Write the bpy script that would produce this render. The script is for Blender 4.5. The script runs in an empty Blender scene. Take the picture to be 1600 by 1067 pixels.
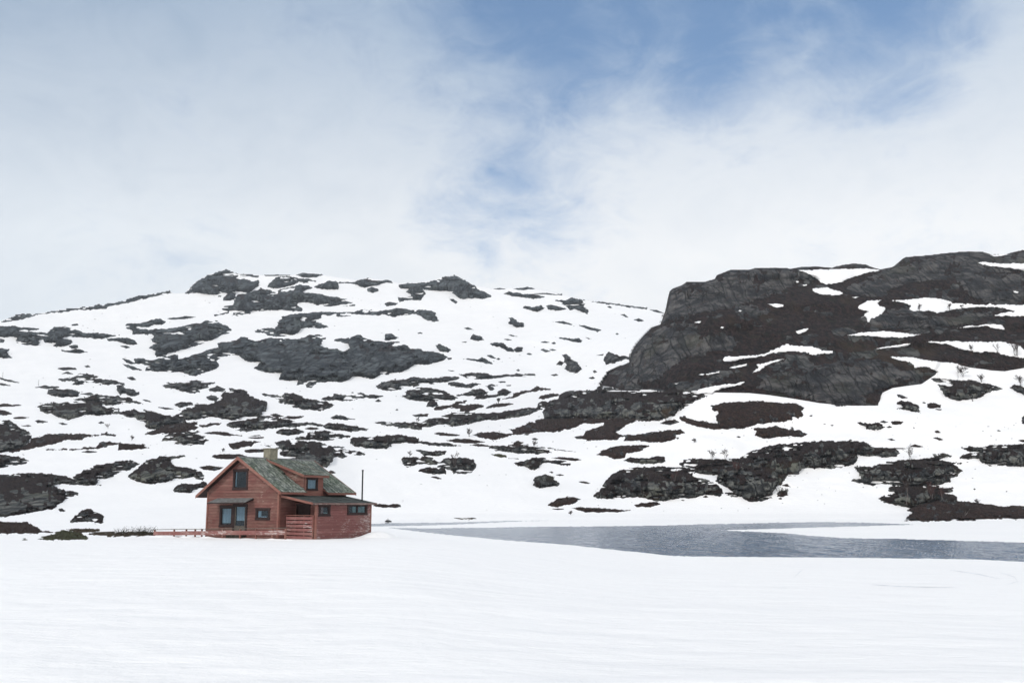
import bpy, math, random
import numpy as np
R = math.radians
rng = np.random.RandomState(7)
random.seed(7)
C = bpy.context.scene.collection
# ---------------------------------------------------------------- camera
F = 1556.0                      # focal length in pixels of the 1600 px wide photograph
TILT = math.atan((790 - 533.5) / F)
EYE = 4.0                       # eye height above the lake
cd = bpy.data.cameras.new('camera'); cam = bpy.data.objects.new('camera', cd); C.objects.link(cam)
cd.sensor_width = 36; cd.sensor_fit = 'HORIZONTAL'; cd.lens = F / 1600 * 36
cd.clip_start = 0.2; cd.clip_end = 20000
cam.location = (0, 0, EYE); cam.rotation_euler = (R(90) + TILT, 0, 0)
bpy.context.scene.camera = cam
# ---------------------------------------------------------------- light and sky
SUN_EL, SUN_AZ = R(40), R(-138)      # azimuth measured from +Y towards +X: behind the camera, to the left
vs = bpy.context.scene.view_settings
vs.view_transform = 'Standard'; vs.look = 'None'; vs.exposure = 0.12; vs.gamma = 1
sd_ = bpy.data.lights.new('sun', 'SUN'); sd_.energy = 1.42; sd_.angle = R(10); sd_.color = (1, .955, .90)
sun = bpy.data.objects.new('sun', sd_); C.objects.link(sun)
sun.rotation_euler = (R(90) - SUN_EL, 0, math.pi - SUN_AZ)
W = bpy.data.worlds.new('World'); bpy.context.scene.world = W; W.use_nodes = True
class NT:
    """small helper to wire node trees"""
    def __init__(s, tree): s.t = tree; s.n = tree.nodes; s.l = tree.links
    def node(s, typ, **kw):
        n = s.n.new(typ)
        for k, v in kw.items():
            if k.startswith('_'): setattr(n, k[1:], v)
            else:
                try: key = int(k[1:]) if k[0] == 'i' and k[1:].isdigit() else k.replace('__', ' ')
                except Exception: key = k
                if hasattr(v, 'is_output') or isinstance(v, bpy.types.NodeSocket): s.l.new(v, n.inputs[key])
                else: n.inputs[key].default_value = v
        return n
    def math(s, op, a, b=None, c=None, clamp=False):
        n = s.n.new('ShaderNodeMath'); n.operation = op; n.use_clamp = clamp
        for i, v in enumerate((a, b, c)):
            if v is None: continue
            if isinstance(v, bpy.types.NodeSocket): s.l.new(v, n.inputs[i])
            else: n.inputs[i].default_value = v
        return n.outputs[0]
    def mix(s, f, a, b, op='MIX'):
        n = s.n.new('ShaderNodeMix'); n.data_type = 'RGBA'; n.blend_type = op
        for i, v in ((0, f), (6, a), (7, b)):
            if isinstance(v, bpy.types.NodeSocket): s.l.new(v, n.inputs[i])
            else: n.inputs[i].default_value = (*v, 1) if isinstance(v, tuple) and len(v) == 3 else v
        return n.outputs[2]
    def ramp(s, v, lo, hi, a=0.0, b=1.0, smooth=True):
        n = s.n.new('ShaderNodeMapRange'); n.interpolation_type = 'SMOOTHSTEP' if smooth else 'LINEAR'
        s.l.new(v, n.inputs[0]); n.inputs[1].default_value = lo; n.inputs[2].default_value = hi
        n.inputs[3].default_value = a; n.inputs[4].default_value = b
        return n.outputs[0]
    def noise(s, vec, scale, detail=4, rough=.55, dist=0.0, lac=2.0):
        n = s.n.new('ShaderNodeTexNoise'); s.l.new(vec, n.inputs['Vector'])
        n.inputs['Scale'].default_value = scale; n.inputs['Detail'].default_value = detail
        n.inputs['Roughness'].default_value = rough; n.inputs['Distortion'].default_value = dist
        return n.outputs[0]
    def mapping(s, vec, scale=(1, 1, 1), rot=(0, 0, 0), loc=(0, 0, 0)):
        n = s.n.new('ShaderNodeMapping'); s.l.new(vec, n.inputs[0])
        n.inputs['Scale'].default_value = scale; n.inputs['Rotation'].default_value = rot; n.inputs['Location'].default_value = loc
        return n.outputs[0]

def pxdir(u, v):
    x = (u - 800) / F; y = (533.5 - v) / F
    c, s = math.cos(TILT), math.sin(TILT)
    d = np.array([x, c - y * s, s + y * c]); return d / np.linalg.norm(d)

def build_world():
    T = NT(W.node_tree); T.n.clear()
    out = T.n.new('ShaderNodeOutputWorld'); bg = T.n.new('ShaderNodeBackground'); T.l.new(bg.outputs[0], out.inputs[0])
    bg.inputs[1].default_value = 0.1
    sky = T.n.new('ShaderNodeTexSky'); sky.sky_type = 'NISHITA'; sky.sun_disc = False
    sky.sun_elevation = SUN_EL; sky.sun_rotation = SUN_AZ % (2 * math.pi)
    sky.altitude = 900; sky.air_density = 1.0; sky.dust_density = .4
    geo = T.n.new('ShaderNodeTexCoord').outputs['Generated']
    sep = T.n.new('ShaderNodeSeparateXYZ'); T.l.new(geo, sep.inputs[0])
    # soft domains in the sky where the cloud cover is thinner (+) or thicker (-)
    def blob(u, v, r, w, ex=1.0, ez=1.0):
        d = pxdir(u, v)
        n = T.n.new('ShaderNodeVectorMath'); n.operation = 'SUBTRACT'; T.l.new(geo, n.inputs[0]); n.inputs[1].default_value = tuple(d)
        m = T.n.new('ShaderNodeVectorMath'); m.operation = 'MULTIPLY'; T.l.new(n.outputs[0], m.inputs[0]); m.inputs[1].default_value = (ex, 1, ez)
        l = T.n.new('ShaderNodeVectorMath'); l.operation = 'LENGTH'; T.l.new(m.outputs[0], l.inputs[0])
        return T.ramp(l.outputs['Value'], 0, r, w, 0)
    g2 = T.mapping(geo, scale=(1, 1, 1.5), rot=(0, R(30), 0))
    n1 = T.noise(g2, 4.2, 10, .54, .12)
    n2 = T.noise(g2, 11.0, 9, .62, .9)
    g3 = T.mapping(geo, scale=(1, 1, 2.0), rot=(0, R(-38), 0))
    n3 = T.noise(g3, 26.0, 8, .62, 1.2)
    blue = None
    for b in BLUES:
        o = blob(*b); blue = o if blue is None else T.math('ADD', blue, o)
    nn = T.math('ADD', T.math('MULTIPLY', T.math('SUBTRACT', n1, .5), SKYN[0]), T.math('ADD', T.math('MULTIPLY', T.math('SUBTRACT', n2, .5), SKYN[1]), T.math('MULTIPLY', T.math('SUBTRACT', n3, .5), .30)))
    cov = T.math('SUBTRACT', T.math('ADD', SKYN[2], nn), blue)
    cov = T.ramp(cov, .16, 1.02, .06, 1, True)
    # cloud brightness: low cloud near the horizon is white, the deck high on the left is blue grey
    el = T.ramp(sep.outputs[2], 0.245, 0.46, 0, 1, False)
    el = T.math('ADD', el, T.math('ADD', T.math('MULTIPLY', T.math('SUBTRACT', n1, .5), .6), T.math('MULTIPLY', T.math('SUBTRACT', n2, .5), .45)), clamp=True)
    left = T.ramp(sep.outputs[0], -.5, .12, 1, 0)
    back = T.ramp(sep.outputs[1], -.2, .5, 1, 0)
    low = (9.9, 9.95, 10.0); hi_r = (4.7, 5.75, 7.1); hi_l = (2.75, 3.85, 5.4); low_l = (8.2, 8.75, 9.3)
    c_hi = T.mix(left, hi_r, hi_l); c_lo = T.mix(left, low, low_l)
    cl = T.mix(el, c_lo, c_hi)
    cl = T.mix(back, cl, (9.5, 9.5, 9.5))          # unseen cloud behind the camera, brightened to light the snow
    nis = T.mix(1.0, sky.outputs[0], (.56, .98, 1.2), 'MULTIPLY')
    nis = T.mix(.15, nis, (2.0, 4.0, 8.0))
    col = T.mix(cov, nis, cl)
    T.l.new(col, bg.inputs[0])
SKYN = (.9, .95, 1.0)
BLUES = [(980, -40, .27, .58, 1.0, 1.7), (1385, 10, .15, .58, 1.3, .9), (1130, 90, .12, .26, 1.0, 1.2),
         (820, 220, .24, .25, 1.3, 1.0), (800, 320, .10, .22, .8, 1.0), (700, 20, .2, .22, 1, 1), (1250, -60, .4, .2, .8, 1.2)]
build_world()
# ---------------------------------------------------------------- ground model
# the land is described by the slope angle at which each distance is seen; "row" v is only the name of a slope
def Yof(v): y = (533.5 - v) / F; return math.cos(TILT) - y * math.sin(TILT)
def slope(v):
    return np.tan(TILT - np.arctan((np.asarray(v, float) - 533.5) / F))
def xfac(u, v):
    y = (533.5 - np.asarray(v, float)) / F
    return ((np.asarray(u, float) - 800) / F) / (math.cos(TILT) - y * math.sin(TILT))
def P3(u, v, D):
    return np.stack([xfac(u, v) * D, D + 0 * xfac(u, v), EYE + slope(v) * D], -1)
def unproj(x, D, z):
    m = (z - EYE) / D; v = 533.5 + F * np.tan(TILT - np.arctan(m)); y = (533.5 - v) / F
    return 800 + F * x / D * (math.cos(TILT) - y * math.sin(TILT)), v
def smooth(a, b, x): t = np.clip((x - a) / (b - a), 0, 1); return t * t * (3 - 2 * t)
TAB = rng.rand(256, 256)
def vnoise(x, y):
    xi = np.floor(x).astype(int); yi = np.floor(y).astype(int); fx = x - xi; fy = y - yi
    fx = fx * fx * (3 - 2 * fx); fy = fy * fy * (3 - 2 * fy)
    g = lambda a, b: TAB[b & 255, a & 255]
    return (g(xi, yi) * (1 - fx) + g(xi + 1, yi) * fx) * (1 - fy) + (g(xi, yi + 1) * (1 - fx) + g(xi + 1, yi + 1) * fx) * fy
def fbm(x, y, o=3, p=.5):
    s = 0; a = 1; t = 0
    for i in range(o): s = s + a * vnoise(x * 2 ** i + 17.3 * i, y * 2 ** i + 9.1 * i); t += a; a *= p
    return s / t
_v = np.arange(300, 832, 1.0)
def table(kn, sg=9):
    k = np.array(kn, float); k = k[np.argsort(k[:, 0])]
    a = np.interp(_v, k[:, 0], np.log(k[:, 1]))
    w = np.exp(-np.linspace(-3, 3, 6 * sg + 1) ** 2 / 2); w /= w.sum()
    q = np.concatenate([2 * a[0] - a[1:3 * sg + 1][::-1], a, 2 * a[-1] - a[-3 * sg - 1:-1][::-1]])
    return np.convolve(q, w, 'valid')
TL = table([(831, 108), (815, 190), (800, 230), (790, 260), (760, 320), (700, 450), (650, 620), (600, 850), (550, 1100), (500, 1350), (430, 1700), (380, 1950), (300, 2300)])
TM = table([(831, 296), (811, 308), (790, 330), (760, 375), (700, 480), (650, 620), (600, 850), (550, 1100), (500, 1350), (430, 1700), (380, 1950), (300, 2300)])
TR = table([(831, 296), (811, 308), (790, 332), (740, 368), (700, 398), (660, 430), (620, 462), (600, 480), (580, 498), (560, 512), (540, 535), (520, 800), (500, 1200), (430, 1700), (380, 1950), (300, 2300)])
SHORE = np.array([(-5000, 824), (604, 824), (671, 832), (729, 838), (796, 844), (864, 849), (897, 851.5), (965, 859), (1016, 864), (1049, 868), (1127, 869.3), (1296, 870.7), (1397, 872), (1532, 873.8), (1600, 877.5), (1800, 884), (6000, 900)], float)
def logG(u, v):
    u = np.asarray(u, float); v = np.asarray(v, float); u, v = np.broadcast_arrays(u, v)
    m = slope(v)
    # near snow: height of the eye above the snow surface
    hl = np.interp(v, [842, 900, 950, 1067, 1500, 5000], [2.47, 2.27, 2.1, 1.75, 1.62, 1.6])
    vn = np.interp(u, SHORE[:, 0], SHORE[:, 1])
    hr = np.interp(v, [869, 885, 900, 950, 1067, 1500, 5000], [3.97, 3.8, 3.5, 2.65, 1.8, 1.62, 1.6])
    w2 = smooth(560, 1080, u)
    h = hl * (1 - w2) + hr * w2
    w3 = (1 - smooth(0, 14, v - vn)) * smooth(520, 620, u)
    h = h * (1 - w3) + 3.98 * w3
    mm = np.minimum(m, -0.008)
    A = np.log(np.clip(h / -mm, .5, 400))
    lake = np.log(4.02 / -slope(np.maximum(v, 811.5)))
    fl = np.interp(v, _v, TL); fm = np.interp(v, _v, TM); fr = np.interp(v, _v, TR)
    w = smooth(820, 1130, u)
    far = fm * (1 - w) + fr * w
    k = smooth(0, 10, 812 - v)
    lakefar = lake * (1 - k) + far * k
    right = np.where(v >= vn, A, np.where(v > 812, lake, lakefar))
    k2 = smooth(822, 842, v)
    left = np.where(v >= 842, A, fl * (1 - k2) + A * k2)
    wl = smooth(450, 570, u)
    g = left * (1 - wl) + right * wl
    un = smooth(0, 40, 805 - v)
    g = g + un * (.026 * (fbm(u / 80, v / 26, 3) - .5) + .005 * (fbm(u / 14, v / 7, 2) - .5))
    g = g + smooth(845, 900, v) * (.010 * (fbm(u / 90, v / 12 + 50, 3) - .5))
    return g
def curve(pts): a = np.array(pts, float); return a[:, 0], a[:, 1]
SKY_U, SKY_V = curve([(-1500, 540), (-400, 520), (0, 502), (25, 493), (56, 490.5), (112, 481.5), (140, 479), (180, 475), (216, 463), (242, 459), (266, 455), (270, 458), (289.5, 457.6), (303.6, 442), (326, 429), (335, 427), (351, 421.5), (368, 427), (400, 429.5), (457, 429.5), (474, 427), (505, 429.5), (542, 435), (559, 438), (575, 434), (612, 439), (623, 442), (648, 442), (682, 436.5), (693.5, 432), (711, 430), (722, 435), (739, 445), (770, 451), (824, 448), (838, 451), (869, 457.6), (880, 460), (897, 465), (925, 470), (953, 472.5), (981, 477), (1012, 481.5), (1037, 489), (1150, 505), (2000, 530), (3600, 560)])
DSK_U, DSK_V = curve([(931, 608), (932, 606.6), (939, 597), (944.5, 589), (951, 580), (967, 573), (984, 566), (985.5, 553), (992, 540.5), (1006, 524), (1018, 512), (1032, 507), (1037, 493), (1040, 484), (1043, 468), (1046, 456), (1051, 451), (1065, 446), (1073, 440.5), (1100, 441), (1117, 436), (1119.5, 430.6), (1140.6, 422), (1171.5, 421.6), (1180, 419), (1214, 418.5), (1236, 420), (1253, 417), (1275.5, 416.5), (1300, 418.5), (1307, 416), (1334, 412), (1353, 414), (1367, 419), (1376, 421), (1395.6, 417), (1405, 409), (1411, 404), (1415, 402), (1452, 399), (1480, 395.5), (1514, 393), (1536, 394), (1550, 398), (1570, 398), (1584, 394), (1600, 390.7), (1700, 384), (1850, 395), (2300, 440), (3600, 520)])
DB_U, DB_V = curve([(931, 609), (940, 609), (1000, 611), (1084, 612), (1115, 613), (1170, 614), (1200, 617), (1240, 623), (1281, 630), (1330, 634), (1372, 634), (1378, 614), (1395, 606), (1440, 600), (1462, 585), (1470, 570), (1485, 567), (1515, 574), (1550, 579), (1570, 580), (1600, 575), (1700, 575), (2300, 590), (3600, 600)])
_du = np.arange(931, 3600, 4.0); _dvb = np.interp(_du, DB_U, DB_V)
_dvs = np.convolve(np.pad(_dvb, 15, 'edge'), np.ones(31) / 31, 'valid')
def logD(u, v):
    u = np.asarray(u, float); v = np.asarray(v, float); u, v = np.broadcast_arrays(u, v)
    vb = np.interp(u, DB_U, DB_V); ref = logG(u, np.interp(u, _du, _dvs))
    sk = np.interp(u, DSK_U, DSK_V)
    hp = np.clip(vb - v, 0, 300)
    hp = np.clip(np.interp(u, _du, _dvs) - v, 0, 300)
    f = .30 * hp / 200 + .045 * (fbm(u / 90 + 40, v / 26, 2) - .5) * smooth(0, 30, hp)
    # rounding off towards the left silhouette of the spur and towards the skyline
    f = f + .10 * (1 - smooth(0, 70, u - 931)) + .03 * np.exp(-np.clip(v - sk, 0, 99) / 5)
    k = smooth(0, 22, vb - v); g = logG(u, np.clip(v, vb - 5, vb + 30))
    return np.where(v > vb, logG(u, v), g * (1 - k) + (ref + f) * k)
def dnoise(u, v):      # ruggedness of the dark hillside, in pixels of depth
    return 5.0 * fbm(u / 22 + 3, v / 13, 2) + 2.4 * fbm(u / 5 + 9, v / 7, 2) + 1.0 * vnoise(u / 2, v / 3)

def mesh_from(name, co, quads, mat, parent=None, smooth_=True):
    me = bpy.data.meshes.new(name); co = np.asarray(co, np.float32); quads = np.asarray(quads, np.int32)
    me.vertices.add(len(co)); me.vertices.foreach_set('co', co.ravel())
    k = quads.shape[1]; me.loops.add(quads.size); me.loops.foreach_set('vertex_index', quads.ravel())
    me.polygons.add(len(quads)); me.polygons.foreach_set('loop_start', np.arange(len(quads), dtype=np.int32) * k)
    try: me.polygons.foreach_set('loop_total', np.full(len(quads), k, np.int32))
    except Exception: pass
    me.polygons.foreach_set('use_smooth', np.full(len(quads), smooth_))
    me.update(calc_edges=True); me.validate()
    o = bpy.data.objects.new(name, me); C.objects.link(o)
    if mat: me.materials.append(mat)
    if parent: o.parent = parent
    return o
def grid_faces(nr, nc):
    i = np.arange(nr * nc).reshape(nr, nc)
    return np.stack([i[:-1, :-1], i[:-1, 1:], i[1:, 1:], i[1:, :-1]], -1).reshape(-1, 4)
def tag(o, label=None, cat=None, group=None, kind=None):
    if kind: o['kind'] = kind
    if label: o['label'] = label
    if cat: o['category'] = cat
    if group: o['group'] = group
    return o
# ---------------------------------------------------------------- materials
def new_mat(name):
    m = bpy.data.materials.new(name); m.use_nodes = True; T = NT(m.node_tree); T.n.clear()
    out = T.n.new('ShaderNodeOutputMaterial'); b = T.n.new('ShaderNodeBsdfPrincipled'); T.l.new(b.outputs[0], out.inputs[0])
    return m, T, b
def put(T, sock, v):
    if isinstance(v, bpy.types.NodeSocket): T.l.new(v, sock)
    else: sock.default_value = (*v, 1) if isinstance(v, tuple) and len(v) == 3 else v
def bump(T, b, h, dist, strength=1.0):
    n = T.n.new('ShaderNodeBump'); n.inputs['Distance'].default_value = dist; n.inputs['Strength'].default_value = strength
    T.l.new(h, n.inputs['Height']); T.l.new(n.outputs[0], b.inputs['Normal'])
def mat_snow():
    m, T, b = new_mat('snow')
    pos = T.n.new('ShaderNodeNewGeometry').outputs['Position']
    p2 = T.mapping(pos, scale=(.7, 1, 1), rot=(0, 0, R(20)))
    a = T.noise(p2, .55, 6, .52); c = T.noise(p2, 4.5, 4, .6); d = T.noise(pos, .05, 4, .5)
    e = T.noise(pos, 22, 3, .6)
    h = T.math('ADD', T.math('MULTIPLY', a, .22), T.math('ADD', T.math('MULTIPLY', c, .028), T.math('MULTIPLY', e, .004)))
    bump(T, b, h, 1.3, 1.0)
    col = T.mix(T.ramp(d, .35, .7), (.945, .935, .93), (.92, .912, .91))
    col = T.mix(T.ramp(a, .55, .85, 0, .35), col, (.80, .81, .83))
    put(T, b.inputs['Base Color'], col); b.inputs['Roughness'].default_value = .55
    b.inputs['Specular IOR Level'].default_value = .25
    return m
def mat_rock(name, s, tint=(1, 1, 1), dark=1.0, vegcol=(.021, .0105, .009), streak=.8, vert=(1.5, .28, 9), warp=1.2, cw=1.7, hs=5, crk=.92):
    """s = feature scale 1/m; the vertex attribute 'bare' says how far heather and moss leave the rock bare"""
    m, T, b = new_mat(name)
    pos = T.n.new('ShaderNodeNewGeometry').outputs['Position']
    at = T.n.new('ShaderNodeAttribute'); at.attribute_name = 'bare'; bare = at.outputs['Fac']
    wn = T.n.new('ShaderNodeTexNoise'); T.l.new(pos, wn.inputs['Vector']); wn.inputs['Scale'].default_value = s * .5; wn.inputs['Detail'].default_value = 3
    wa = T.n.new('ShaderNodeVectorMath'); wa.operation = 'MULTIPLY_ADD'; T.l.new(wn.outputs['Color'], wa.inputs[0]); wa.inputs[1].default_value = (warp / s,) * 3; T.l.new(pos, wa.inputs[2])
    wp = wa.outputs[0]; pos = T.mapping(pos, scale=(1, .35, 1))
    pv = T.mapping(wp, scale=(s * vert[0], s * .2, s * vert[1]), rot=(0, R(vert[2]), 0)); ph = T.mapping(wp, scale=(s * .6, s * .15, s * 1.3), rot=(R(8), R(14), 0))
    n1 = T.noise(pos, s * .25, 4, .55); n2 = T.noise(pv, 1.3, 5, .65, .3); n3 = T.noise(ph, 1.1, 6, .62, .3); n4 = T.noise(pos, s * 5, 3, .6)
    def cracks(vec, sc, w):
        vo = T.n.new('ShaderNodeTexVoronoi'); vo.feature = 'DISTANCE_TO_EDGE'; vo.inputs['Scale'].default_value = sc; T.l.new(vec, vo.inputs['Vector'])
        return T.ramp(vo.outputs['Distance'], 0.0, w * cw, 0, 1)
    crack = T.math('MINIMUM', cracks(pv, .5, .05), T.math('ADD', cracks(ph, .9, .05), T.ramp(n1, .42, .58, 0, 1)))
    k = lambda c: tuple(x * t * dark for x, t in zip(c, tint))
    col = T.mix(T.ramp(n3, .40, .62), k((.032, .034, .038)), k((.165, .165, .160)))
    col = T.mix(T.ramp(n2, .44, .70, 0, streak), col, k((.030, .033, .040)))
    col = T.mix(T.ramp(n1, .54, .70, 0, .45), col, k((.092, .095, .066)))       # lichen
    col = T.mix(T.ramp(n4, .60, .74, 0, .5), col, k((.25, .245, .23)))
    n5 = T.noise(wp, s * 1.1, 4, .6); col = T.mix(T.ramp(n5, .55, .68, 0, .55), col, k((.085, .062, .050)))
    col = T.mix(T.math('MULTIPLY', T.math('SUBTRACT', 1.0, crack), crk), col, k((.008, .009, .011)))
    vn = T.noise(pos, s * 1.6, 5, .65); vf = T.noise(pos, s * hs, 5, .75)
    f = T.ramp(T.math('ADD', bare, T.math('MULTIPLY', T.math('SUBTRACT', vn, .5), 1.3)), .42, .56, 1, 0)
    vc = T.mix(T.ramp(vf, .40, .62), tuple(x * .40 for x in vegcol), tuple(x * 2.3 for x in vegcol))
    vc = T.mix(T.ramp(n4, .60, .72, 0, .5), vc, (.10, .085, .075))
    vc = T.mix(T.ramp(n1, .55, .72, 0, .55), vc, (.062, .038, .018))
    vc = T.mix(T.ramp(n3, .58, .72, 0, .6), vc, (.026, .032, .014))
    col = T.mix(f, col, vc)
    put(T, b.inputs['Base Color'], col); b.inputs['Roughness'].default_value = .85
    b.inputs['Specular IOR Level'].default_value = .15
    h = T.math('ADD', T.math('MULTIPLY', n2, .9), T.math('ADD', T.math('MULTIPLY', crack, .3), T.math('ADD', T.math('MULTIPLY', n4, .3), T.math('MULTIPLY', T.math('MULTIPLY', vf, f), .7))))
    bump(T, b, h, 1.1 / s, 1.0)
    return m
def mat_water():
    m, T, b = new_mat('lake_water')
    pos = T.n.new('ShaderNodeNewGeometry').outputs['Position']
    p = T.mapping(pos, scale=(1.1, .30, 1), rot=(0, 0, R(-6)))
    a = T.noise(p, .8, 3, .6, .4); c = T.noise(p, 3.0, 3, .6); d = T.noise(p, .06, 2, .5)
    h = T.math('ADD', T.math('MULTIPLY', a, .55), T.math('MULTIPLY', c, .16))
    bump(T, b, h, 1.8, WATER[0])
    put(T, b.inputs['Base Color'], T.mix(T.ramp(d, .4, .62), WATER[1], WATER[2]))
    b.inputs['Roughness'].default_value = WATER[3]; b.inputs['IOR'].default_value = 1.33; b.inputs['Specular IOR Level'].default_value = .12
    return m
WATER = (1.0, (.082, .135, .215), (.10, .155, .235), .12)
M_snow = mat_snow()
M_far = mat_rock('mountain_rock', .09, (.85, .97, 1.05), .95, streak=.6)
M_mid = mat_rock('hill_rock', .2)
M_near = mat_rock('outcrop_rock', .36, (1.02, 1.03, .96), 1.3)
M_hill = mat_rock('dark_hillside', .17, dark=.85, hs=2.5, warp=.6, cw=1.0, crk=.7)
M_cliff = mat_rock('cliff_rock', .15, (1.05, 1.0, 1.0), .88, streak=.97, vert=(2.2, .14, 3), warp=.7, cw=1.0, crk=.75)
M_heath = mat_rock('heather_ground', .5, vegcol=(.028, .014, .011), hs=1.6)
M_grass = mat_rock('dry_grass', .9, vegcol=(.075, .055, .028))
M_lichen = mat_rock('lichen_rock', .9, (1.25, 1.35, .85), 1.3, (.06, .065, .025), .4)
M_water = mat_water()

# ---------------------------------------------------------------- land
def set_attr(o, a):
    at = o.data.attributes.new('bare', 'FLOAT', 'POINT'); at.data.foreach_set('value', np.asarray(a, np.float32))
def build_ground():
    uu = np.concatenate([np.arange(-2600, -400, 40), np.arange(-400, 2000, 3.0), np.arange(2000, 4300, 40)])
    t = np.concatenate([-np.geomspace(4.2, .02, 60), np.linspace(0, 1, 330)])
    sk = np.interp(uu, SKY_U, SKY_V)
    vb = 1067.0
    V = np.where(t[:, None] < 0, vb - t[:, None] * 600, vb + (sk[None] - vb) * t[:, None])
    # finer rows between the shore and the skyline
    U = np.broadcast_to(uu, V.shape)
    D = np.exp(logG(U, V)); X = P3(U, V, D)
    under = (U > 931) & (V > np.interp(U, DSK_U, DSK_V) + 1); push = smooth(2, 20, np.interp(U, DB_U, DB_V) - V) * .07 * under
    X = P3(U, V, D * (1 + push))
    lk = (V > 805) & (V < 910); sdl = np.full(V.shape, -9.); sdl[lk] = np.maximum(inside_sd(np.array(LAKE, float), U[lk], V[lk]), inside_sd(np.array(STRIP, float), U[lk], V[lk]))
    X[..., 2] -= .35 * smooth(.6, 3.2, sdl)
    near = np.clip((90 - D) / 70, 0, 1)
    x, y = X[..., 0], X[..., 1]
    X[..., 2] += near * (.16 * (fbm(x / 4, y / 5, 3) - .5) + .045 * (fbm(x / 1.0 + 7, y / 1.5, 2) - .5))
    rows = [X]
    sk2 = sk
    for k, drop in ((1.02, 6), (1.1, 60), (1.25, 200)):      # the far side of the mountain
        D2 = D[-1] * k; v2 = sk2 + 0; q = P3(uu, v2, D2); q[..., 2] = X[-1, :, 2] - drop; rows.append(q[None])
    X = np.concatenate(rows, 0)
    first = X[0].copy(); b = first.copy(); b[:, 1] = -400; b[:, 0] = b[:, 0] * 300; X = np.concatenate([b[None], X], 0)
    L = X[:, :1].copy(); L[..., 0] -= 500; Rr = X[:, -1:].copy(); Rr[..., 0] += 500
    X = np.concatenate([L, X, Rr], 1)
    o = mesh_from('snow_ground', X.reshape(-1, 3), grid_faces(*X.shape[:2]), M_snow); tag(o, kind='structure')
def build_hill():
    uu = np.concatenate([np.arange(931, 1640, 1.25), np.arange(1640, 3600, 14)])
    sk = np.interp(uu, DSK_U, DSK_V); vb = np.maximum(np.interp(uu, DB_U, DB_V), sk + 1.0)
    rag = 2.2 * (fbm(uu / 4, uu * 0 + 3, 3) - .5); sk = sk + rag * .3
    t = np.linspace(0, 1, 190)[:, None]
    V = (vb + 3)[None] + (sk - vb - 3)[None] * t; U = np.broadcast_to(uu, V.shape)
    D = np.exp(logD(U, V)); hp = vb[None] - V
    D = D - D / F * dnoise(U, V) * smooth(-1, 6, hp) + D * .0022 * smooth(1, -3, hp) * 0
    D = np.where(hp < 0, D * (1 + .002 * -hp), D)
    X = P3(U, V, D); rows = [X]
    for k, drop in ((1.03, 1.5), (1.15, 12), (1.5, 60), (1.8, 90)):
        q = P3(uu, sk, D[-1] * k); q[..., 2] = X[-1, :, 2] - drop * np.clip((uu - 925) / 60, .2, 1); rows.append(q[None])
    X = np.concatenate(rows, 0)
    o = mesh_from('hillside', X.reshape(-1, 3), grid_faces(*X.shape[:2]), M_hill); tag(o, kind='structure')
    Bv = .10 + .85 * smooth(.50, .62, fbm(U / 34 + 11, V / 12, 3)) * smooth(.42, .6, fbm(U / 9, V / 8 + 31, 2) + .06)
    Bv = np.concatenate([Bv, np.repeat(Bv[-1:], 4, 0)], 0); set_attr(o, Bv.ravel())
def water_sheet(name, pts, mat, amp=.085, su=1.3, sv=.55):
    """open water with real wavelets, reaching under the edge of the ice"""
    poly = np.array(pts, float); x0, y0 = poly.min(0); x1, y1 = poly.max(0)
    uu = np.concatenate([np.arange(x0 - 3, min(x1, 1640), su), np.arange(1640, x1 + 3, 8)]) if x1 > 1640 else np.arange(x0 - 3, x1 + 3, su)
    U, V = np.meshgrid(uu, np.arange(y0 - 2.5, y1 + 2.5, sv))
    sd = inside_sd(poly, U, V) + 1.1 * (fbm(U / 9, V / 2, 3) - .5)
    D = -EYE / slope(V); X = P3(U, V, D); x, y = X[..., 0], X[..., 1]
    g = .6 + .5 * smooth(.35, .65, fbm(x / 30, y / 60 + 5, 2))       # gusts
    k = y - .18 * x
    w = (fbm(x / .7 + .1 * k, k / 4.5, 3, .7) - .5) * 2
    X[..., 2] = np.where(sd > 0, amp * g * w * smooth(0, 2.0, sd), -.10)
    f = grid_faces(*U.shape); f = f[(sd.ravel()[f] > -.9).any(1)]
    used = np.unique(f); mp = -np.ones(U.size, int); mp[used] = np.arange(len(used))
    return tag(mesh_from(name, X.reshape(-1, 3)[used], mp[f][:, ::-1], mat), kind='structure')
LAKE = [(598, 823.6), (661, 825), (730, 824), (796, 823), (864, 822), (930, 821.6), (999, 821), (1049, 820), (1100, 818.5), (1127, 818), (1212, 816), (1279, 815), (1347, 815.6), (1397, 817.6), (1430, 819), (1397, 820), (1364, 821), (1296, 823), (1229, 825), (1178, 826.3), (1126, 828), (1178, 830), (1229, 832.6), (1262, 836), (1323, 840), (1397, 841), (1465, 843), (1532, 845), (1600, 847), (1800, 852), (2400, 862), (2400, 900), (1800, 884), (1600, 877.5), (1532, 873.8), (1397, 872), (1296, 870.7), (1178, 869.8), (1127, 869.3), (1060, 868.5), (1049, 868), (1016, 864), (965, 859), (897, 851.7), (864, 849), (796, 844), (729, 838), (671, 832)]
STRIP = [(540, 819), (577, 817.6), (627, 816.5), (695, 816), (762, 814.3), (803, 813), (864, 812.6), (796, 814.8), (750, 817), (712, 819), (644, 821), (577, 822), (540, 822)]
MELT = [(1355, 912), (1420, 914), (1462, 916), (1500, 916.6), (1462, 917.4), (1400, 916)]

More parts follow.
